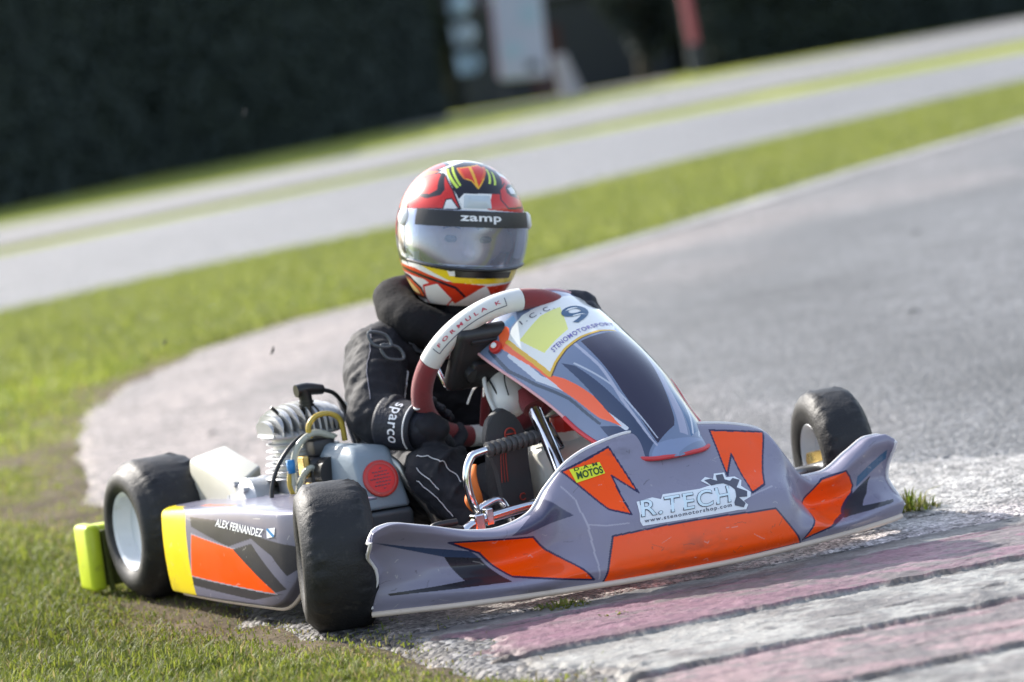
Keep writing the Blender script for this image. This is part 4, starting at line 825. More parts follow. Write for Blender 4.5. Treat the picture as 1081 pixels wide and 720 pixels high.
from mathutils.bvhtree import BVHTree
bv = BVHTree.FromPolygons([v.co[:] for v in person.data.vertices], [p.vertices[:] for p in person.data.polygons])
def onbody(pts, off=.0012, n=10):
    out = []
    for p in spline(pts, n):
        loc, nor, _, _ = bv.find_nearest(Vector(p)); out.append(np.array(loc+nor*off))
    return out
for pts in (((-.235, -.262, .235), (-.215, -.255, .205), (-.205, -.235, .185)), ((-.25, -.255, .255), (-.215, -.225, .245), (-.20, -.20, .215), (-.20, -.19, .18)), ((-.235, -.27, .20), (-.205, -.24, .165), (-.19, -.215, .135))):
    tube('stitching', onbody(pts), .0008, M['thread'], person, seg=5, smooth=False)
tube('sleeve_piping', onbody([(-.47, -.20, .485), (-.43, -.225, .44), (-.40, -.25, .40), (-.36, -.27, .35)]), .0012, M['gletter'], person, seg=6, smooth=False)
tube('shoulder_strap', onbody([(-.53, -.12, .49), (-.48, -.13, .485), (-.43, -.125, .46), (-.41, -.115, .42), (-.41, -.10, .36)], .002), .013, M['airboxd'], person, seg=10, smooth=False, flat=.25)
bm = bmesh.new()
add_tube(bm, onbody([(-.41, -.135, .40), (-.40, -.135, .36), (-.41, -.135, .32)]), .0013, seg=6, smooth=False); fin('zip_line', bm, M['thread'], person)
# boots
def boot(y, z0, x0=-.118, s=1.):
    pts = []
    for a in np.linspace(0, 1, 28):
        zq = z0+.225*a; wv = cr(a, [0, .08, .3, .5, .75, .92, 1], [.018, .030, .031, .032, .040, .028, .004]); pts.append((zq, wv, .006*math.sin(a*5)))
    bm = bmesh.new(); L1 = [(y-wv+of, zq) for zq, wv, of in pts]+[(y+wv+of, zq) for zq, wv, of in pts[::-1]]
    f1 = [bm.verts.new((x0+.0, a, b)) for a, b in L1]; f2 = [bm.verts.new((x0-.016, a, b)) for a, b in L1]
    bm.faces.new(f1); bm.faces.new(f2[::-1]); n = len(f1)
    for i in range(n): bm.faces.new((f1[i], f1[(i+1) % n], f2[(i+1) % n], f2[i]))
    bmesh.ops.bevel(bm, geom=[e for e in bm.edges if all(v.co.x > x0-.001 for v in e.verts)], offset=.003, segments=2, affect='EDGES')
    sole = fin('boot_sole', bm, M['boot'], None, sharp=40)
    up = blob('boot', [((x0-.035, y, z0+.035), (x0-.032, y+.003, z0+.17), .034, .032), ((x0-.03, y+.003, z0+.17), (x0-.022, y+.004, z0+.205), .032, .018), ((x0-.05, y, z0+.04), (x0-.085, y-.006, z0+.085), .034, .042)], M['bootup'], person, .004, 4, .004, .03)
    sole.parent = up
    bm = bmesh.new(); c = np.array([x0+.0022, y+.004, z0+.178])
    add_tube(bm, [c+np.array([0, .0105*math.cos(a), .0105*math.sin(a)]) for a in np.linspace(0, 6.283, 17)[:-1]], .0016, seg=6, n=2, closed=True); add_tube(bm, [c+np.array([0, -.008, 0]), c+np.array([0, .008, .0])], .0016, seg=6, smooth=False)
    for k in range(3): add_tube(bm, [(x0+.0016, y-.024+.006*k, z0+.095), (x0+.0016, y-.020+.005*k, z0+.14), (x0+.0016, y-.012+.004*k, z0+.160)], .0009, seg=5)
    for k in range(3): cz_ = z0+.028+.018*k; add_tube(bm, [(x0+.0022, y+.014+.006*math.cos(a), cz_+.006*math.sin(a)) for a in np.linspace(.6, 5.6, 10)], .0013, seg=5, n=1)
    fin('sole_print', bm, M['bootred'], up)
    return up
bt = boot(-.128, .092)
boot(.10, .075, -.105)
bm = bmesh.new()
for k in range(4): add_tube(bm, [(-.135, -.192-.004*k, .225-.012*k), (-.115, -.210-.004*k, .205-.012*k), (-.108, -.208-.002*k, .175-.008*k), (-.115, -.196+.002*k, .150)], [.004, .0085, .008, .003], seg=8, flat=.45)
fin('orange_tongue', bm, M['orangecl'], bt)
# =================================================================== GROUND
def gz(X, Y):
    s = (X-KO[0])*LF0[0]+(Y-KO[1])*LF0[1]; t = np.clip((Y-6.5)/5.5, 0, 1); f = 1-t*t*(3-2*t)
    return -.0507*2*np.tanh(s/2)*f
XL_Y = [2.0, 3.5, 4.245, 4.353, 4.546, 4.845, 5.318, 6.2, 6.986, 8.035, 9.209, 10.264, 11.33, 12.51, 13.39, 13.89, 14.05, 15.39, 18.19, 21.0, 24., 30., 40.]
XL_X = [.75, .25, -.058, -.17, -.261, -.411, -.60, -.84, -1.032, -1.257, -1.448, -1.544, -1.538, -1.355, -1.0, -.45, .16, .874, 2.243, 3.84, 5.6, 9.2, 15.]
def xl(Y): return np.interp(Y, XL_Y, XL_X)
def axis(*segs):
    out = [segs[0][0]]
    for a, b, n in segs: out += list(np.linspace(a, b, n+1)[1:])
    return np.array(out)
# grass ground
gx = axis((-150, -20, 10), (-20, -4, 16), (-4, -2, 40), (-2, .6, 130), (.6, 4, 30), (4, 20, 16), (20, 160, 12)); gy = axis((.5, 3.6, 20), (3.6, 8, 200), (8, 16, 120), (16, 40, 60), (40, 400, 36))
Xg, Yg = np.meshgrid(gx, gy, indexing='ij')
dl = Xg-xl(Yg)                                     # how far inside the track
near = np.clip((16-Yg)/4, 0, 1)
turf = (fbm(Xg*3.1, Yg*3.1, 4, 3)-.5)*.030+(fbm(Xg*14, Yg*14, 3, 9)-.5)*.016
edge_n = (fbm(Xg*1.3+3, Yg*1.3, 4, 21)-.5)*.9
dirt = np.clip(1-(-dl-.02)/(.16+.16*near+.40*sstep(Yg, 6.3, 7.6)*(1-sstep(Yg, 10.5, 12.5)))+edge_n*1.3, 0, 1)*(dl < .12)*near
dirt = np.clip(dirt+np.clip(fbm(Xg*2.2, Yg*2.2, 5, 31)-.66, 0, 1)*2.2*near*(Yg < 7.5), 0, 1)
Zg = gz(Xg, Yg)+turf*near-.004*dirt-.050*sstep(dl, .02, .16)*(Yg < 23)
Zg = np.where(Yg > 23, -.02, Zg)
g1, g2, gd, gd2 = np.array([.095, .125, .018]), np.array([.19, .20, .032]), np.array([.075, .055, .036]), np.array([.15, .12, .080])
k = fbm(Xg*.9, Yg*.55, 5, 40)[..., None]; kd = fbm(Xg*7, Yg*7, 4, 44)[..., None]
cg_ = (g1*(1-k)+g2*k)*(.8+.4*fbm(Xg*6, Yg*6, 3, 48)[..., None]); cd_ = gd*(1-kd)+gd2*kd
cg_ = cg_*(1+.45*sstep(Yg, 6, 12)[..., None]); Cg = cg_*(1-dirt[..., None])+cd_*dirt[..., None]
def groundmat(name, rough=.9, bump=.6, bsc=90, sp=.3, speck=None, bd=.01, var=.25, grit=0):
    m, N, L, b = newmat(name)
    at = N.new('ShaderNodeVertexColor'); at.layer_name = 'Col'; tc = N.new('ShaderNodeTexCoord')
    n1 = N.new('ShaderNodeTexNoise'); n1.inputs['Scale'].default_value = bsc; n1.inputs['Detail'].default_value = 8; n1.inputs['Roughness'].default_value = .65; L.new(tc.outputs['Object'], n1.inputs['Vector'])
    mr = N.new('ShaderNodeMapRange'); mr.inputs[1].default_value = .3; mr.inputs[2].default_value = .7; mr.inputs[3].default_value = 1-var; mr.inputs[4].default_value = 1+var; L.new(n1.outputs['Fac'], mr.inputs[0])
    hs = N.new('ShaderNodeHueSaturation'); L.new(at.outputs['Color'], hs.inputs['Color']); L.new(mr.outputs[0], hs.inputs['Value']); out = hs.outputs[0]; hgt = n1.outputs['Fac']
    if grit:
        for sc_, lo_, hi_ in ((22, .55, 1.45), (7, .74, 1.26)):
            n5 = N.new('ShaderNodeTexNoise'); n5.inputs['Scale'].default_value = sc_; n5.inputs['Detail'].default_value = 7; n5.inputs['Roughness'].default_value = .72; L.new(tc.outputs['Object'], n5.inputs['Vector'])
            m5 = N.new('ShaderNodeMapRange'); m5.inputs[1].default_value = .34; m5.inputs[2].default_value = .66; m5.inputs[3].default_value = lo_; m5.inputs[4].default_value = hi_; L.new(n5.outputs['Fac'], m5.inputs[0])
            h5 = N.new('ShaderNodeHueSaturation'); L.new(out, h5.inputs['Color']); L.new(m5.outputs[0], h5.inputs['Value']); out = h5.outputs[0]
    if speck:
        vo = N.new('ShaderNodeTexVoronoi'); vo.inputs['Scale'].default_value = speck; L.new(tc.outputs['Object'], vo.inputs['Vector'])
        sep = N.new('ShaderNodeSeparateColor'); L.new(vo.outputs['Color'], sep.inputs[0])
        m3 = N.new('ShaderNodeMapRange'); m3.inputs[3].default_value = .25 if grit else .55; m3.inputs[4].default_value = 1.9 if grit else 1.45; L.new(sep.outputs[0], m3.inputs[0])
        h2 = N.new('ShaderNodeHueSaturation'); L.new(out, h2.inputs['Color']); L.new(m3.outputs[0], h2.inputs['Value']); out = h2.outputs[0]
        ad = N.new('ShaderNodeMath'); ad.operation = 'SUBTRACT'; L.new(n1.outputs['Fac'], ad.inputs[0]); L.new(vo.outputs['Distance'], ad.inputs[1]); hgt = ad.outputs[0]
    L.new(out, b.inputs['Base Color']); b.inputs['Roughness'].default_value = rough; b.inputs['Specular IOR Level'].default_value = sp
    bp = N.new('ShaderNodeBump'); bp.inputs['Strength'].default_value = bump; bp.inputs['Distance'].default_value = bd; L.new(hgt, bp.inputs['Height']); L.new(bp.outputs[0], b.inputs['Normal'])
    return m
M['turf'] = groundmat('turf_and_soil', .95, .8, 70, .15)
M['asphalt'] = groundmat('worn_asphalt', .55, 1.0, 55, .5, 80, .010, .50, grit=1)
M['concrete'] = groundmat('broken_pale_concrete', .52, .9, 60, .6, 95, .008, .30)
M['kerb'] = groundmat('worn_kerb_paint', .55, .7, 110, .5, None, .005, .30)
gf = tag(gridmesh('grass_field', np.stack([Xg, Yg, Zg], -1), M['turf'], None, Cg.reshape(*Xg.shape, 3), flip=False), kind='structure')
# near race track
ty = axis((3.2, 9, 300), (9, 16, 200), (16, 40, 120)); tv = np.concatenate([np.linspace(0, 1, 60)**1.6*.14, np.linspace(.14, 1, 50)[1:]**1.0])
Ty, Tv = np.meshgrid(ty, tv, indexing='ij'); e = (fbm(Ty*3, Ty*0+.5, 5, 61)-.5)*.16*np.clip((15-Ty)/3, .15, 1)
Tx = xl(Ty)+e-.06+Tv*16
Cs = fbm(Tx*1.2, Ty*.5, 5, 70); fine = fbm(Tx*7, Ty*3, 4, 71)
ca_ = np.array([.085, .086, .090]); cb_ = np.array([.185, .152, .140])
left = np.clip(1-(Tx-xl(Ty))/2.2+(Cs-.5)*1.2, 0, 1)*sstep(Ty, 6.2, 7.4)*(1-sstep(Ty, 13, 17)*.8)
Ct = ca_*(1-left[..., None])+cb_*left[..., None]
pat = np.clip((fbm(Tx*3.5+9, Ty*1.6, 5, 75)-.60)*7, 0, 1)[..., None]*np.clip((22-Ty)/8, .3, 1)[..., None]
Ct = Ct*(.76+.48*Cs[..., None])*(.70+.6*fine[..., None])*(1-.25*pat)
rub = np.exp(-((Tx-xl(Ty)-2.6-.5*(fbm(Ty*.25, Ty*0, 3, 88)-.5))/.45)**2)*.30*(.4+1.2*fbm(Tx*14, Ty*.8, 4, 89)); Ct = Ct*(1-np.clip(rub, 0, .6)[..., None])
cr_ = np.clip(1-np.abs(Tx-(1.15+.27*(Ty-6)+.35*(fbm(Ty*.9, Ty*0+3, 4, 87)-.5)))/.010, 0, 1)*(Ty > 5.8)*(Ty < 15); Ct = Ct*(1-.6*cr_[..., None])
de = np.clip(1-(Tx-xl(Ty)-e)/(.05+.12*fine), 0, 1)[..., None]*np.clip((15-Ty)/2, 0, 1)[..., None]
Ct = Ct*(1-de*.75)+np.array([.10, .075, .055])*de*.75
tag(gridmesh('race_track', np.stack([Tx, Ty, gz(Tx, Ty)+.004-.035*(1-sstep(Tx-xl(Ty)-e+(fbm(Tx*20, Ty*20, 3, 66)-.5)*.10, -.04, .10))*(Ty < 15)], -1), M['asphalt'], None, Ct), kind='structure')
# pale concrete line along the far edge of the near track
ey = axis((14.1, 40, 120)); ev = np.linspace(0, 1, 5); Ey, Ev = np.meshgrid(ey, ev, indexing='ij'); Ex = xl(Ey)-.05+Ev*(.26+.2*(Ey-14)/20)
tag(gridmesh('track_edge', np.stack([Ex, Ey, .010+0*Ex], -1), M['concrete'], None, np.array([.25, .242, .23])*(.45+1.1*fbm(Ex*3, Ey*1.5, 5, 80)[..., None])), kind='structure')
# kerb: bands of worn red and white paint on stepped concrete
kx = axis((-.45, 1.5, 420)); ky = axis((3.35, 5.40, 480)); Kx, Ky = np.meshgrid(kx, ky, indexing='ij')
ek = Ky-.40*Kx+(fbm(Kx*3, Ky*3, 5, 90)-.5)*.035+(fbm(Kx*22, Ky*22, 3, 94)-.5)*.012; u = (4.79-ek)/.352; band = np.floor(u); fr = u-band
wear = fbm(Kx*5, Ky*9, 5, 91); wf = fbm(Kx*30, Ky*45, 4, 92); mott = fbm(Kx*70, Ky*70, 3, 93)
redp = np.array([.165, .068, .105]); redp2 = np.array([.22, .15, .165]); whp = np.array([.31, .305, .285]); whp2 = np.array([.20, .195, .18]); base = np.array([.13, .118, .112])
redp = np.where((band >= 2)[..., None], np.array([.25, .165, .165]), redp)
isred = (band % 2 == 0)[..., None]
pc = np.where(isred, redp*(1-wear[..., None])+redp2*wear[..., None], whp*(1-.6*wear[..., None])+whp2*.6*wear[..., None])
big = fbm(Kx*1.7+5, Ky*2.3, 4, 89); bare = np.clip((wf-.48)*5+(wear-.47)*5+(big-.5)*3.5, 0, 1)[..., None]; pc = pc*(1-.82*bare)+base*.82*bare
for c0, wd_ in ((.42, .05), (.66, .06)):
    ts = np.exp(-((Kx-c0-.55*(Ky-4.4)-.3*(Ky-4.4)**2)/wd_)**2)*np.clip((fbm(Kx*25, Ky*4, 4, 86)-.30)*2.2, 0, 1)*.45; pc = pc*(1-ts[..., None])+np.array([.035, .033, .034])*ts[..., None]
seam = (np.clip(1-np.abs(fr-.04-.03*(wear-.5))/(.012+.05*np.clip(wf-.35, 0, 1)), 0, 1)*np.clip(.35+1.6*(wear-.3), 0, 1)+np.clip(1-np.abs(fr-.62+.12*(wear-.5))/.022, 0, 1)*(wf > .50)*.7)[..., None]
seam = seam*np.clip((fbm(Kx*3.5+2, Ky*5, 4, 98)-.34)*4.5, .12, 1)[..., None]
streak = fbm((Kx+.4*Ky)*4, (Ky-.4*Kx)*46, 4, 99)[..., None]
pc = pc*(1-.75*np.clip(seam, 0, 1))+np.array([.06, .048, .04])*.75*np.clip(seam, 0, 1); stain = np.clip((fbm(Kx*2.6+4, Ky*3.4, 5, 96)-.54)*5, 0, 1)[..., None]*np.clip(1-(Kx-.1)/1.1, .15, 1)[..., None]; pc = pc*(1-.6*stain)+np.array([.055, .045, .04])*.6*stain
pc *= (.50+.55*mott[..., None]+.50*streak)
fade = sstep(u, -.25, .12)[..., None]; wetc = np.array([.12, .11, .105])*(.6+.9*fbm(Kx*18, Ky*30, 4, 97)[..., None]); pc = pc*fade+wetc*(1-fade)
lk = Kx-(-.20+(4.6-Ky)*.42)+(fbm(Kx*2, Ky*5, 5, 95)-.5)*.30
dk = np.clip(1-lk/.14, 0, 1)[..., None]; pc = pc*(1-dk*.85)+np.array([.09, .065, .045])*(.5+mott[..., None])*dk*.85
hk = gz(Kx, Ky)+.006+.007*np.clip(fr, 0, 1)*sstep(u, -.1, .2)-.007*np.clip(seam[..., 0], 0, 1)+(wf-.5)*.005+(mott-.5)*.0035+(streak[..., 0]-.5)*.004
hk -= .040*(1-sstep(np.minimum(Kx-xl(Ky), lk)+(mott-.5)*.04+(wf-.5)*.08, -.04, .12))+.03*sstep(ek, 4.86, 4.93)
tag(gridmesh('kerb', np.stack([Kx, Ky, hk], -1), M['kerb'], None, pc), kind='structure')
# broken pale concrete patch beside the kerb, with a crack
ax_ = axis((-.42, 1.7, 420)); ay_ = axis((4.72, 6.5, 330)); Ax, Ay = np.meshgrid(ax_, ay_, indexing='ij')
n0 = fbm(Ax*2.2, Ay*2.2, 5, 100); n1 = fbm(Ax*16, Ay*16, 4, 101); n2 = fbm(Ax*60, Ay*60, 3, 102)
edge = 6.22-.62*(Ax-.75)+(n0-.5)*.25+(n1-.5)*.12-1.0*sstep(Ax, .35, -.3)
cover = np.clip((edge-Ay)/.10+(n2-.5)*1.6, 0, 1)
cw = np.array([.37, .36, .345]); cg2 = np.array([.13, .125, .12]); grit = np.clip((n2-.42)*4+(n1-.5)*2, 0, 1)[..., None]
grav = sstep(Ay-(5.42-.25*(Ax-.6)), -.12, .10)[..., None]
cc_ = cw*(1-.25*grav)*(.75+.5*n1[..., None])*(1-grit*(.25+.35*grav))+cg2*grit*(.25+.35*grav)
cc_ = cc_*cover[..., None]+np.array([.17, .17, .175])*(1-cover[..., None])
crk = np.abs(Ay-(5.36-.62*(Ax-.68)+.16*(n0-.5)+.10*(n1-.5)-.10*sstep(Ax, .76, .80)))
ck = (np.clip(1-crk/(.004+.012*n1), 0, 1)*(Ax > .66))[..., None]; cc_ = cc_*(1-.92*ck)+np.array([.02, .018, .016])*.92*ck
pinkz = (sstep(Ay-(4.98+.40*(Ax-.3)), .30, .02)*np.clip(n0*1.6-.3, 0, 1))[..., None]; cc_ = cc_*(1-.45*pinkz)+np.array([.30, .20, .22])*.45*pinkz
dirty = sstep(Ax, .55, .0)[..., None]*np.clip(n0*1.2+.35, 0, 1)[..., None]; cc_ = cc_*(1-.80*dirty)+np.array([.105, .092, .08])*(.5+n1[..., None])*.80*dirty
rg = .35+.65*sstep(Ax, .1, .6); ha = gz(Ax, Ay)+.0075+(n1-.5)*.007*cover*rg+(n2-.5)*.0045*cover*rg-.010*ck[..., 0]-.03*(1-sstep(cover+n2*.2, .05, .3))-.045*(1-sstep(Ax-xl(Ay)+(n2-.5)*.05+(n1-.5)*.10, -.02, .14))
ha -= .03*sstep(Ay-.40*Ax, 4.90, 4.83)
M['apron_m'] = groundmat('broken_pale_concrete_gravel', .6, .8, 80, .45, 170, .0035, .30, grit=1)
tag(gridmesh('concrete_apron', np.stack([Ax, Ay, ha], -1), M['apron_m'], None, cc_), kind='structure')
# far track lanes and verges
def band(name, xs, lo, hi, z, col, m, ny=6):
    X0 = np.linspace(-40, 60, 260); l = np.interp(X0, *lo); h = np.interp(X0, *hi); Vv = np.linspace(0, 1, ny); YY = l[:, None]+(h-l)[:, None]*Vv; XX = X0[:, None]+0*YY
    cc = np.array(col)*(.75+.5*fbm(XX*.6, YY*.35, 4, 120)[..., None]); return tag(gridmesh(name, np.stack([XX, YY, z+0*XX], -1), m, None, cc), kind='structure')
l2a = ([-40, -3.18, -2.11, -.94, .32, 2.38, 5.42, 12, 60], [14, 18.8, 20.3, 21.1, 22.3, 25.6, 30.0, 36, 70]); l2b = ([-40, -5.3, -2.43, .7, 4.33, 8.2, 14, 60], [20, 32.0, 36.0, 40.0, 43.2, 45.5, 48, 75])
l1a = ([-40, -5.83, -2.7, .8, 5.2, 10.3, 60], [22, 35.3, 40.0, 45.0, 52.0, 57, 85]); l1b = ([-40, -8, -5.28, -1.97, 2.43, 9.38, 20.3, 60], [36, 49.0, 53.5, 60, 75, 95, 112, 150])
band('far_track', ([0],), l2a, l2b, .012, (.125, .124, .128), M['asphalt'])
band('far_lane', ([0],), l1a, l1b, .012, (.15, .145, .14), M['asphalt'])
# ------------------------------------------------------------ grass blades (uncountable)
def blades(n, xr, yr, h, wd, seed, pw=1.):
    r = np.random.default_rng(seed); y = yr[0]+(yr[1]-yr[0])*r.random(n)**pw; x = xr[0]+(xr[1]-xr[0])*r.random(n)
    d_ = x-xl(y); dn = np.clip(1-(-d_-.02)/(.20+.30*sstep(y, 6.3, 7.6)*(1-sstep(y, 10.5, 12.5)))+(fbm(x*1.3+3, y*1.3, 4, 21)-.5)*1.2, 0, 1); dn = np.clip(dn+np.clip(fbm(x*2.2, y*2.2, 5, 31)-.64, 0, 1)*2.2, 0, 1)
    ok = (r.random(n) > dn*.93) & (d_ < .05+.22*(y < 6.2)); cl = fbm(x*9, y*9, 3, 55); ok &= r.random(n) < .40+1.1*cl
    x, y, cl, dn = x[ok], y[ok], cl[ok], dn[ok]; n = len(x)
    t = fbm(x*3.1, y*3.1, 4, 3)-.5; z0 = gz(x, y)+t*.030+(fbm(x*14, y*14, 3, 9)-.5)*.016-.003
    hh = h*(.40+.8*r.random(n)+1.3*(r.random(n) < .05))*(.55+.8*cl)*(1-.5*dn); a = r.random(n)*6.283; le = (.25+.75*r.random(n))*hh; wv = wd*(.6+.8*r.random(n))
    dx, dy = np.cos(a), np.sin(a); px, py = -dy*wv/2, dx*wv/2; b2_ = r.random(n)*6.283
    V0 = np.stack([x-px, y-py, z0], -1); V1 = np.stack([x+px, y+py, z0], -1); mx, my = x+dx*le*.35, y+dy*le*.35
    V2 = np.stack([mx+px*.8, my+py*.8, z0+hh*.62], -1); V3 = np.stack([mx-px*.8, my-py*.8, z0+hh*.62], -1); V4 = np.stack([x+dx*le, y+dy*le, z0+hh*(.75+.25*r.random(n))], -1)
    VV = np.stack([V0, V1, V2, V3, V4], 1).reshape(-1, 3)
    big = fbm(x*1.1, y*1.1, 4, 77); tone = r.random(n); base = np.array([.098, .132, .026])*(1-tone[:, None])+np.array([.225, .245, .056])*tone[:, None]
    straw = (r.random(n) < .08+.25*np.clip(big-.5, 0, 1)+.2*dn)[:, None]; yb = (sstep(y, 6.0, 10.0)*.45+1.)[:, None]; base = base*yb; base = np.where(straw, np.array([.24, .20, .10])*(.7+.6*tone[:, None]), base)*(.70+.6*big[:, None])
    return VV, np.repeat(base, 5, 0)
sets = [blades(330000, (-1.5, .05), (4.05, 6.1), .015, .0026, 1), blades(200000, (-2.3, -.4), (6.1, 9.5), .018, .0038, 2), blades(110000, (-4.2, -.8), (9.5, 17), .028, .008, 3)]
def far_blades(n, seed):
    r = np.random.default_rng(seed); x = -4+10*r.random(n); t = r.random(n); y0 = np.interp(x, [-4, -1.3, -1.0, -.5, .1, .87, 2.24, 3.84, 6], [12, 12.6, 13.5, 14, 14.2, 15.4, 18.2, 21, 24.6]); y1 = np.interp(x, *l2a)-.1
    y = y0+(y1-y0)*t; h = .04*(.5+r.random(n)); a = r.random(n)*6.283; wv = .008*(.6+.8*r.random(n)); px, py = -np.sin(a)*wv, np.cos(a)*wv; le = h*r.random(n)
    V = np.stack([np.stack([x-px, y-py, 0*x], -1), np.stack([x+px, y+py, 0*x], -1), np.stack([x+px*.6, y+py*.6, h*.6], -1), np.stack([x-px*.6, y-py*.6, h*.6], -1), np.stack([x+np.cos(a)*le, y+np.sin(a)*le, h], -1)], 1).reshape(-1, 3)
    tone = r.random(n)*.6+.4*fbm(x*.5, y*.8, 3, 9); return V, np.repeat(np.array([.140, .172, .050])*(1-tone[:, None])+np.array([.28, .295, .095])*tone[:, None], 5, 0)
sets.append(far_blades(90000, 4))
def blade_object(name, sets, m):
    VV = np.concatenate([s[0] for s in sets]); CC = np.concatenate([s[1] for s in sets]); n = len(VV)//5; b0 = np.arange(n)*5
    qd = np.stack([b0, b0+1, b0+2, b0+3], -1); tr_ = np.stack([b0+3, b0+2, b0+4], -1)
    li = np.concatenate([qd.reshape(-1), tr_.reshape(-1)]); ls = np.concatenate([np.arange(n)*4, n*4+np.arange(n)*3])
    me = bpy.data.meshes.new(name); me.vertices.add(len(VV)); me.vertices.foreach_set('co', VV.reshape(-1).astype(np.float32)); me.loops.add(len(li)); me.loops.foreach_set('vertex_index', li.astype(np.int32)); me.polygons.add(2*n); me.polygons.foreach_set('loop_start', ls.astype(np.int32)); me.update(calc_edges=True); setcol(me, CC)
    return link(name, me, m)
m, N, L, b = newmat('grass_blades'); at = N.new('ShaderNodeVertexColor'); at.layer_name = 'Col'
b.inputs['Roughness'].default_value = .55; b.inputs['Specular IOR Level'].default_value = .25; L.new(at.outputs['Color'], b.inputs['Base Color'])
tl = N.new('ShaderNodeBsdfTranslucent'); hs = N.new('ShaderNodeHueSaturation'); hs.inputs['Value'].default_value = 1.35; hs.inputs['Saturation'].default_value = 1.1; L.new(at.outputs['Color'], hs.inputs['Color']); L.new(hs.outputs[0], tl.inputs['Color'])
ms = N.new('ShaderNodeMixShader'); ms.inputs[0].default_value = .42; L.new(b.outputs[0], ms.inputs[1]); L.new(tl.outputs[0], ms.inputs[2]); L.new(ms.outputs[0], N['Material Output'].inputs[0]); M['grass'] = m
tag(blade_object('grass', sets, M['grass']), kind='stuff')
def tuft(x, y, n, rad, h, seed, label):
    r = np.random.default_rng(seed); a = r.random(n)*6.283; rr_ = rad*np.sqrt(r.random(n)); px, py = x+rr_*np.cos(a), y+rr_*np.sin(a)*.7; z0 = gz(px, py)+.006
    hh = h*(.3+.9*r.random(n))*(1.15-.95*(rr_/rad)**1.5); le = hh*(.3+1.1*r.random(n)); a2 = a+(r.random(n)-.5)*1.6; dx, dy = np.cos(a2), np.sin(a2); wv = .0032*(.6+.8*r.random(n)); qx, qy = -dy*wv/2, dx*wv/2
    V = np.stack([np.stack([px-qx, py-qy, z0], -1), np.stack([px+qx, py+qy, z0], -1), np.stack([px+dx*le*.4+qx, py+dy*le*.4+qy, z0+hh*.7], -1), np.stack([px+dx*le*.4-qx, py+dy*le*.4-qy, z0+hh*.7], -1), np.stack([px+dx*le, py+dy*le, z0+hh*(.6+.4*r.random(n))], -1)], 1).reshape(-1, 3)
    t = r.random(n)[:, None]; return tag(blade_object('grass_tuft', [(V, np.repeat(np.array([.09, .14, .02])*(1-t)+np.array([.24, .21, .07])*t, 5, 0))], M['grass']), label, 'grass tuft')
tuft(.672, 5.47, 240, .062, .044, 11, 'green grass tuft in the pale concrete beyond the left wing of the bumper')
tuft(.005, 4.86, 170, .050, .012, 12, 'low mossy grass tuft on the kerb below the grey bumper')
tuft(.085, 4.69, 70, .030, .009, 13, 'tiny grass sprig on the pink band of the kerb')
# rubber crumbs lying about
M['crumb'] = mat('rubber_crumb', (.02, .02, .02), .7, bump=.4)
M['frag'] = M['crumb']
for P_, l_, lab in (((-.62, 8.2, .93), .022, 'tiny dark rubber fragment flying in the air left of the red helmet'), ((-.80, 6.9, .43), .014, 'tiny dark fragment flying above the pale track left of the engine'), ((-.50, 6.2, .42), .016, 'small dark fragment flying between chain guard and engine fins')):
    bm = bmesh.new(); c = np.array(P_); add_tube(bm, [c+[-.3*l_, 0, -.5*l_], c+[.1*l_, 0, 0], c+[.25*l_, .2*l_, .5*l_]], [.001, .0035, .0015], seg=6); tag(fin('rubber_fragment', bm, M['frag']), lab, 'rubber fragment')
for x, y, l_, a in ((1.68, 11.9, .055, .3), (1.25, 9.2, .040, .1), (-.95, 9.0, .045, 1.2), (-.62, 9.3, .05, .2), (-1.0, 7.6, .03, .5)):
    bm = bmesh.new(); zq = float(gz(np.array(x), np.array(y)))+.012; d = np.array([math.cos(a), math.sin(a), 0])*l_/2; c = np.array([x, y, zq]); add_tube(bm, [c-d, c-d*.2+[0, .008, .006], c+d*.4+[0, .002, .008], c+d], [.003, .006, .005, .002], seg=8, flat=.6)
    tag(fin('rubber_crumb', bm, M['crumb']), 'small black curl of tyre rubber lying on the pale track', 'rubber crumb', 'rubber crumbs on the track')
# =================================================================== BACKGROUND
M['leaf'] = mat('dark_hedge_leaf', (.040, .054, .050), .75, var=.2, scale=.6, spec=.2)
M['core'] = mat('hedge_inner', (.026, .035, .034), .95, var=.3, scale=.5, spec=.05)
def leaves(bm_v, bm_f, c, s, r):
    n = len(c); u = r.normal(size=(n, 3)); u /= np.linalg.norm(u, axis=1)[:, None]; w_ = np.cross(u, r.normal(size=(n, 3))); w_ /= np.linalg.norm(w_, axis=1)[:, None]; s = s[:, None]
    V = np.stack([c-u*s, c+w_*s*.5, c+u*s, c-w_*s*.5], 1).reshape(-1, 3); return V
def leafmesh(name, c, s, seed, parent):
    V = leaves(None, None, c, s, np.random.default_rng(seed)); n = len(c); me = bpy.data.meshes.new(name); me.vertices.add(n*4); me.vertices.foreach_set('co', V.reshape(-1).astype(np.float32)); me.loops.add(n*4); me.loops.foreach_set('vertex_index', np.arange(n*4, dtype=np.int32)); me.polygons.add(n); me.polygons.foreach_set('loop_start', np.arange(0, n*4, 4, dtype=np.int32)); me.update(calc_edges=True)
    return link(name, me, M['leaf'], parent, False)
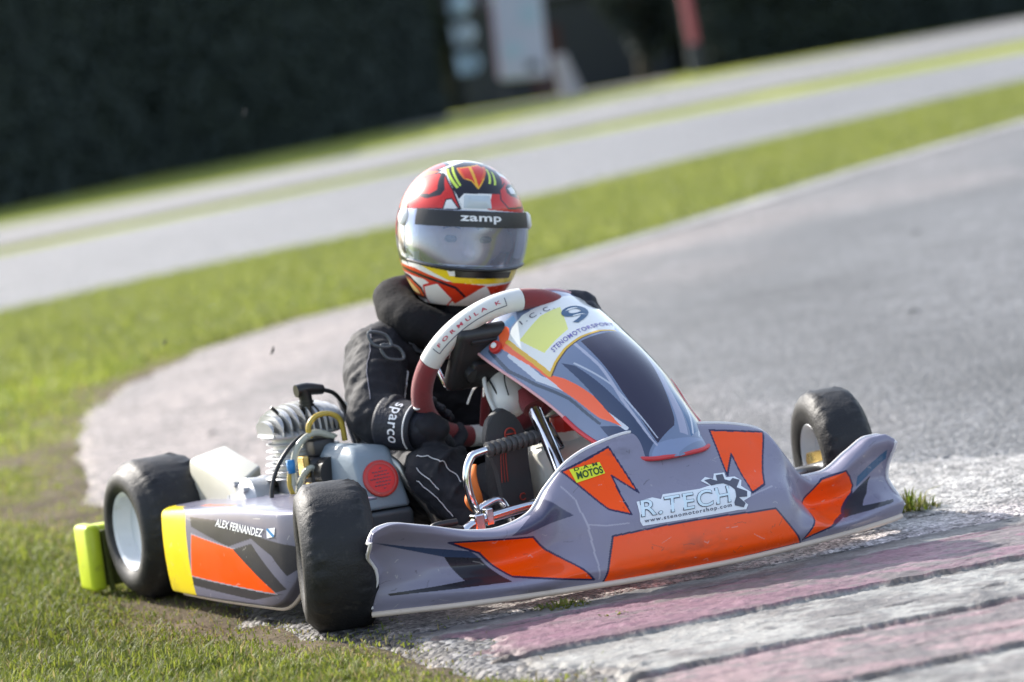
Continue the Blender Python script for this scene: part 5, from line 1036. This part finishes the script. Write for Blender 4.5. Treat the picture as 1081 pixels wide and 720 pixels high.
def hedge(line, h, n, label, seed, depth=2.2):
    r = np.random.default_rng(seed); ln = np.array(line, float); root = tag(empty('hedge', Matrix.Translation((*ln[0], 0))), label, 'hedge'); o0 = np.array([*ln[0], 0])
    seg = np.linalg.norm(np.diff(ln, axis=0), axis=1); cum = np.r_[0, np.cumsum(seg)]; t = r.random(n)*cum[-1]; x = np.interp(t, cum, ln[:, 0]); y = np.interp(t, cum, ln[:, 1]); zq = h*r.random(n)
    face = (fbm(t*.5, zq*.5, 4, seed)-.5)*1.6; c = np.stack([x, y+face-.2+r.random(n)*.5, zq], -1); topm = r.random(n) < .18; c[topm, 2] = h+(fbm(t[topm]*.4, t[topm]*0, 3, seed+1)-.5)*1.5; c[topm, 1] += r.random(topm.sum())*depth
    leafmesh('foliage', c-o0, .11+.14*r.random(n), seed, root)
    bm = bmesh.new(); rows = []
    for (px, py) in ln: rows.append([bm.verts.new((px-o0[0], py-o0[1]+yy, zz)) for yy, zz in ((.9, 0), (.8, h*.5), (.9, h-.2), (.9+depth, h-.2), (.9+depth, 0))])
    for A, B in zip(rows[:-1], rows[1:]):
        for i in range(5): bm.faces.new((A[i], B[i], B[(i+1) % 5], A[(i+1) % 5]))
    bm.faces.new(rows[0]); bm.faces.new(rows[-1][::-1]); fin('stems', bm, M['core'], root, False); return root
hedge([(-30, 58), (-19, 62), (-11.5, 71), (-9.5, 88), (-6, 95), (-3.2, 108), (-1.0, 118)], 8.5, 60000, 'tall dark clipped hedge along the far side of the track on the left', 201)
hedge([(9.0, 118), (16, 117), (25, 124), (34, 130)], 9.0, 36000, 'dark hedge beyond the far track to the right of the red pole', 202)
hedge([(-7, 143), (2, 144), (12, 143), (20, 142)], 9.5, 18000, 'far dark hedge closing the gap behind the dark blue grey shed', 203)
# shed and trees closing the gap
M['shedw'] = mat('dark_timber', (.026, .030, .040), .8, var=.2, scale=2); M['shedr'] = mat('dark_red_door', (.055, .018, .020), .7, scale=2); M['roofm'] = mat('dark_roof', (.03, .03, .032), .8, scale=2)
sh = tag(empty('shed', Matrix.Translation((4.6, 134, 0))), 'dark blue grey shed with a dark red door behind the signs', 'shed')
bm = bmesh.new(); add_box(bm, (0, 2, 2.2), (9.4, 4, 4.4), None, .03); fin('wall', bm, M['shedw'], sh, False)
bm = bmesh.new(); add_hull(bm, [(-5, -.4, 4.4), (5, -.4, 4.4), (-5, 4.4, 4.4), (5, 4.4, 4.4), (-5, 2, 6.2), (5, 2, 6.2)]); fin('roof', bm, M['roofm'], sh, False)
bm = bmesh.new(); add_box(bm, (-.9, -.03, 1.6), (1.6, .08, 3.2), None, .01); add_box(bm, (-.9, -.09, 1.6), (1.3, .04, 2.8), None, .01); dr = fin('door', bm, M['shedr'], sh, False)
bm = bmesh.new(); add_box(bm, (-.35, -.13, 1.5), (.12, .06, .05), None, .01); fin('handle', bm, M['steel'], dr, False)
M['paleblue'] = mat('pale_blue_cloth', (.42, .56, .64), .7, scale=2); M['palew'] = mat('pale_board', (.50, .54, .63), .6, var=.08, scale=1.); M['darkleg'] = mat('dark_leg', (.03, .035, .05), .6); M['stone'] = mat('pale_stone', (.46, .45, .46), .8, scale=3); M['redpole'] = mat('faded_red_paint', (.42, .10, .12), .5, scale=3); M['bark'] = mat('dark_bark', (.05, .045, .03), .9, scale=4)
def leaf_ball(c, rad, n, seed, parent, o0):
    r = np.random.default_rng(seed); v = r.normal(size=(n, 3)); v /= np.linalg.norm(v, axis=1)[:, None]; rr_ = rad*(.45+.6*r.random(n)**.6)*(.7+.6*fbm(v[:, 0]*2+5, v[:, 2]*2+v[:, 1], 3, seed)); return np.array(c)+v*rr_[:, None]*np.array([1, .8, 1.25])
def tree(x, y, h, rad, label, seed):
    root = tag(empty('tree', Matrix.Translation((x, y, 0))), label, 'tree'); bm = bmesh.new(); add_tube(bm, [(0, 0, -.1), (.1, 0, h*.3), (0, .1, h*.6)], [.28, .2, .1], seg=10)
    for k in range(5): a = k*1.3; add_tube(bm, [(.05, 0, h*.3), (.6*math.cos(a), .6*math.sin(a), h*.5), (rad*.6*math.cos(a), rad*.6*math.sin(a), h*.68)], [.1, .07, .03], seg=7)
    fin('trunk', bm, M['bark'], root); pts = np.concatenate([leaf_ball((rad*.5*math.cos(k*1.25), rad*.5*math.sin(k*1.25), h*(.30+.10*k)), rad*.85, 700, seed+k, None, None) for k in range(7)]); pts[:, 2] = np.clip(pts[:, 2], .1, None)
    leafmesh('crown', pts, .14+.2*np.random.default_rng(seed).random(len(pts)), seed, root)
M['leaf2'] = M['leaf']
tree(7.3, 124, 8.0, 1.3, 'narrow dark green tree between the shed and the red pole', 301)
tree(-.8, 139, 9.5, 3.2, 'broad dark tree behind the pale board on the left of the shed', 320)
tree(12.5, 138, 9.5, 3.2, 'broad dark tree behind the hedge on the right', 340)
# white board on dark legs
sb = tag(empty('sign_board', Matrix.Translation((2.15, 121, 0))@Matrix.Rotation(R_(4), 4, 'Y')), 'large pale board standing on dark legs beyond the far track', 'sign board')
bm = bmesh.new(); add_box(bm, (.15, 0, 3.0), (2.0, .25, 4.0), None, .12, 4); fin('panel', bm, M['palew'], sb, False)
bm = bmesh.new(); add_box(bm, (-.83, -.07, 2.6), (.22, .03, 3.0), None, .005); fin('pink_stripe', bm, mat('pale_pink', (.62, .42, .50), .6), sb, False)
for px_, pz_, sx_, sz_, mn_ in ((.55, 3.6, .7, .9, 'paleblue'), (-.2, 2.2, .8, .5, 'paleblue'), (.5, 1.5, .5, .35, 'darkleg')): bm = bmesh.new(); add_box(bm, (px_, -.14, pz_), (sx_, .03, sz_), None, .01); fin('printed_patch', bm, M[mn_], sb, False)
for x in (-.7, 1.0): bm = bmesh.new(); add_box(bm, (x, 0, .5), (.16, .16, 1.0), None, .02); fin('leg', bm, M['darkleg'], sb, False)
# pale blue feather flag
ff = tag(empty('feather_flag', Matrix.Translation((.05, 119.5, 0))), 'pale blue and white feather flag standing left of the pale board', 'flag')
tube('pole', [(-.35, 0, 0), (-.35, 0, 3.5), (-.2, 0, 5.2), (.3, 0, 5.9)], .04, M['darkleg'], ff)
for k, zz in enumerate((1.55, 2.75, 3.95)):
    A_, B_ = np.meshgrid(np.linspace(0, 1, 12), np.linspace(0, 1, 10), indexing='ij'); Pz = np.stack([-.3+.95*A_*(.75+.25*np.sin(B_*3.1)), .12*np.sin(A_*5+k)+0*B_, zz+.85*B_], -1)
    o = gridmesh('cloth_panel', Pz, M['paleblue'] if k != 1 else mat('pale_white_blue_cloth', (.52, .62, .68), .7), ff); md = o.modifiers.new('t', 'SOLIDIFY'); md.thickness = .02
# pale tapered block
bm = bmesh.new(); add_hull(bm, [(-.32, -.3, 0), (.62, -.3, 0), (-.32, .3, 0), (.62, .3, 0), (-.42, -.2, 1.7), (.15, -.2, 1.7), (-.42, .2, 1.7), (.15, .2, 1.7)], .05, 3); o = fin('stone_block', bm, M['stone'], None, False); o.location = (4.0, 121, 0); tag(o, 'pale tapered stone block in front of the dark shed', 'stone block')
o = tube('pole', [(0, 0, 0), (-.05, 0, 3.0), (-.1, 0, 6.5)], .20, M['redpole'], None, seg=16); o.location = (9.1, 117.3, 1.2); tag(o, 'faded red pole at the edge of the dark hedge', 'pole')
bm = bmesh.new(); add_box(bm, (9.05, 117.3, .6), (.45, .45, 1.2), None, .03); o = fin('pole_base', bm, M['darkleg'], None, False); o.parent = bpy.data.objects['pole.001'] if False else None
po = [x for x in bpy.data.objects if x.get('label') == 'faded red pole at the edge of the dark hedge'][0]; o.parent = po; o.matrix_parent_inverse = Matrix.Translation((-9.1, -117.3, -1.2))
# pale hard standing in front of the signs
X0, V0 = np.meshgrid(np.linspace(-3, 8.2, 60), np.linspace(0, 1, 6), indexing='ij'); Yp = np.interp(X0, [-3, 2, 8.2], [100, 104, 112])+V0*(16-V0*0); tag(gridmesh('hard_standing', np.stack([X0, Yp, .0+0*X0], -1), M['concrete'], None, np.array([.28, .26, .22])*(.8+.4*fbm(X0, Yp*.4, 3, 130)[..., None])), kind='structure')
# =================================================================== LIGHT AND CAMERA
sd = Vector((-.58, .56, .60)).normalized()
w_ = bpy.data.worlds.new('World'); sc.world = w_; w_.use_nodes = True; nt = w_.node_tree; bg = nt.nodes['Background']
sky = nt.nodes.new('ShaderNodeTexSky'); sky.sky_type = 'NISHITA'; sky.sun_disc = False; sky.sun_elevation = math.asin(sd.z); sky.sun_rotation = math.atan2(sd.x, sd.y); sky.dust_density = 2.0
hsv = nt.nodes.new('ShaderNodeHueSaturation'); hsv.inputs['Saturation'].default_value = .72; nt.links.new(sky.outputs[0], hsv.inputs['Color']); nt.links.new(hsv.outputs[0], bg.inputs[0]); bg.inputs[1].default_value = .15
sl = bpy.data.lights.new('sun', 'SUN'); sl.energy = 3.4; sl.angle = R_(.6); sl.color = (1, .95, .87); so_ = bpy.data.objects.new('sun', sl); COL.objects.link(so_); so_.rotation_euler = sd.to_track_quat('Z', 'Y').to_euler()
cam = bpy.data.cameras.new('camera'); co = bpy.data.objects.new('camera', cam); COL.objects.link(co); sc.camera = co
cam.sensor_width = 36; cam.lens = 36*3125/1081; cam.clip_end = 1000; cam.clip_start = .05
pt, rl = math.atan(268/3125), R_(9.9)
fwd = Vector((0, math.cos(pt), -math.sin(pt))); r0 = Vector((1, 0, 0)); u0 = r0.cross(fwd); rt = r0*math.cos(rl)-u0*math.sin(rl); upv = r0*math.sin(rl)+u0*math.cos(rl)
co.matrix_world = Matrix(((rt.x, upv.x, -fwd.x, 0), (rt.y, upv.y, -fwd.y, 0), (rt.z, upv.z, -fwd.z, .885), (0, 0, 0, 1)))
cam.dof.use_dof = True; cam.dof.focus_distance = 5.0; cam.dof.aperture_fstop = 3.0; cam.dof.aperture_blades = 9
vs_ = sc.view_settings; sc.display_settings.display_device = 'sRGB'; vs_.view_transform = 'Standard'; vs_.look = 'None'; vs_.gamma = 1; vs_.exposure = 1.22
sc.render.engine = 'CYCLES'; sc.cycles.use_denoising = True; sc.cycles.max_bounces = 6; sc.cycles.transparent_max_bounces = 12; sc.cycles.sample_clamp_indirect = 6; sc.cycles.caustics_reflective = False; sc.cycles.caustics_refractive = False
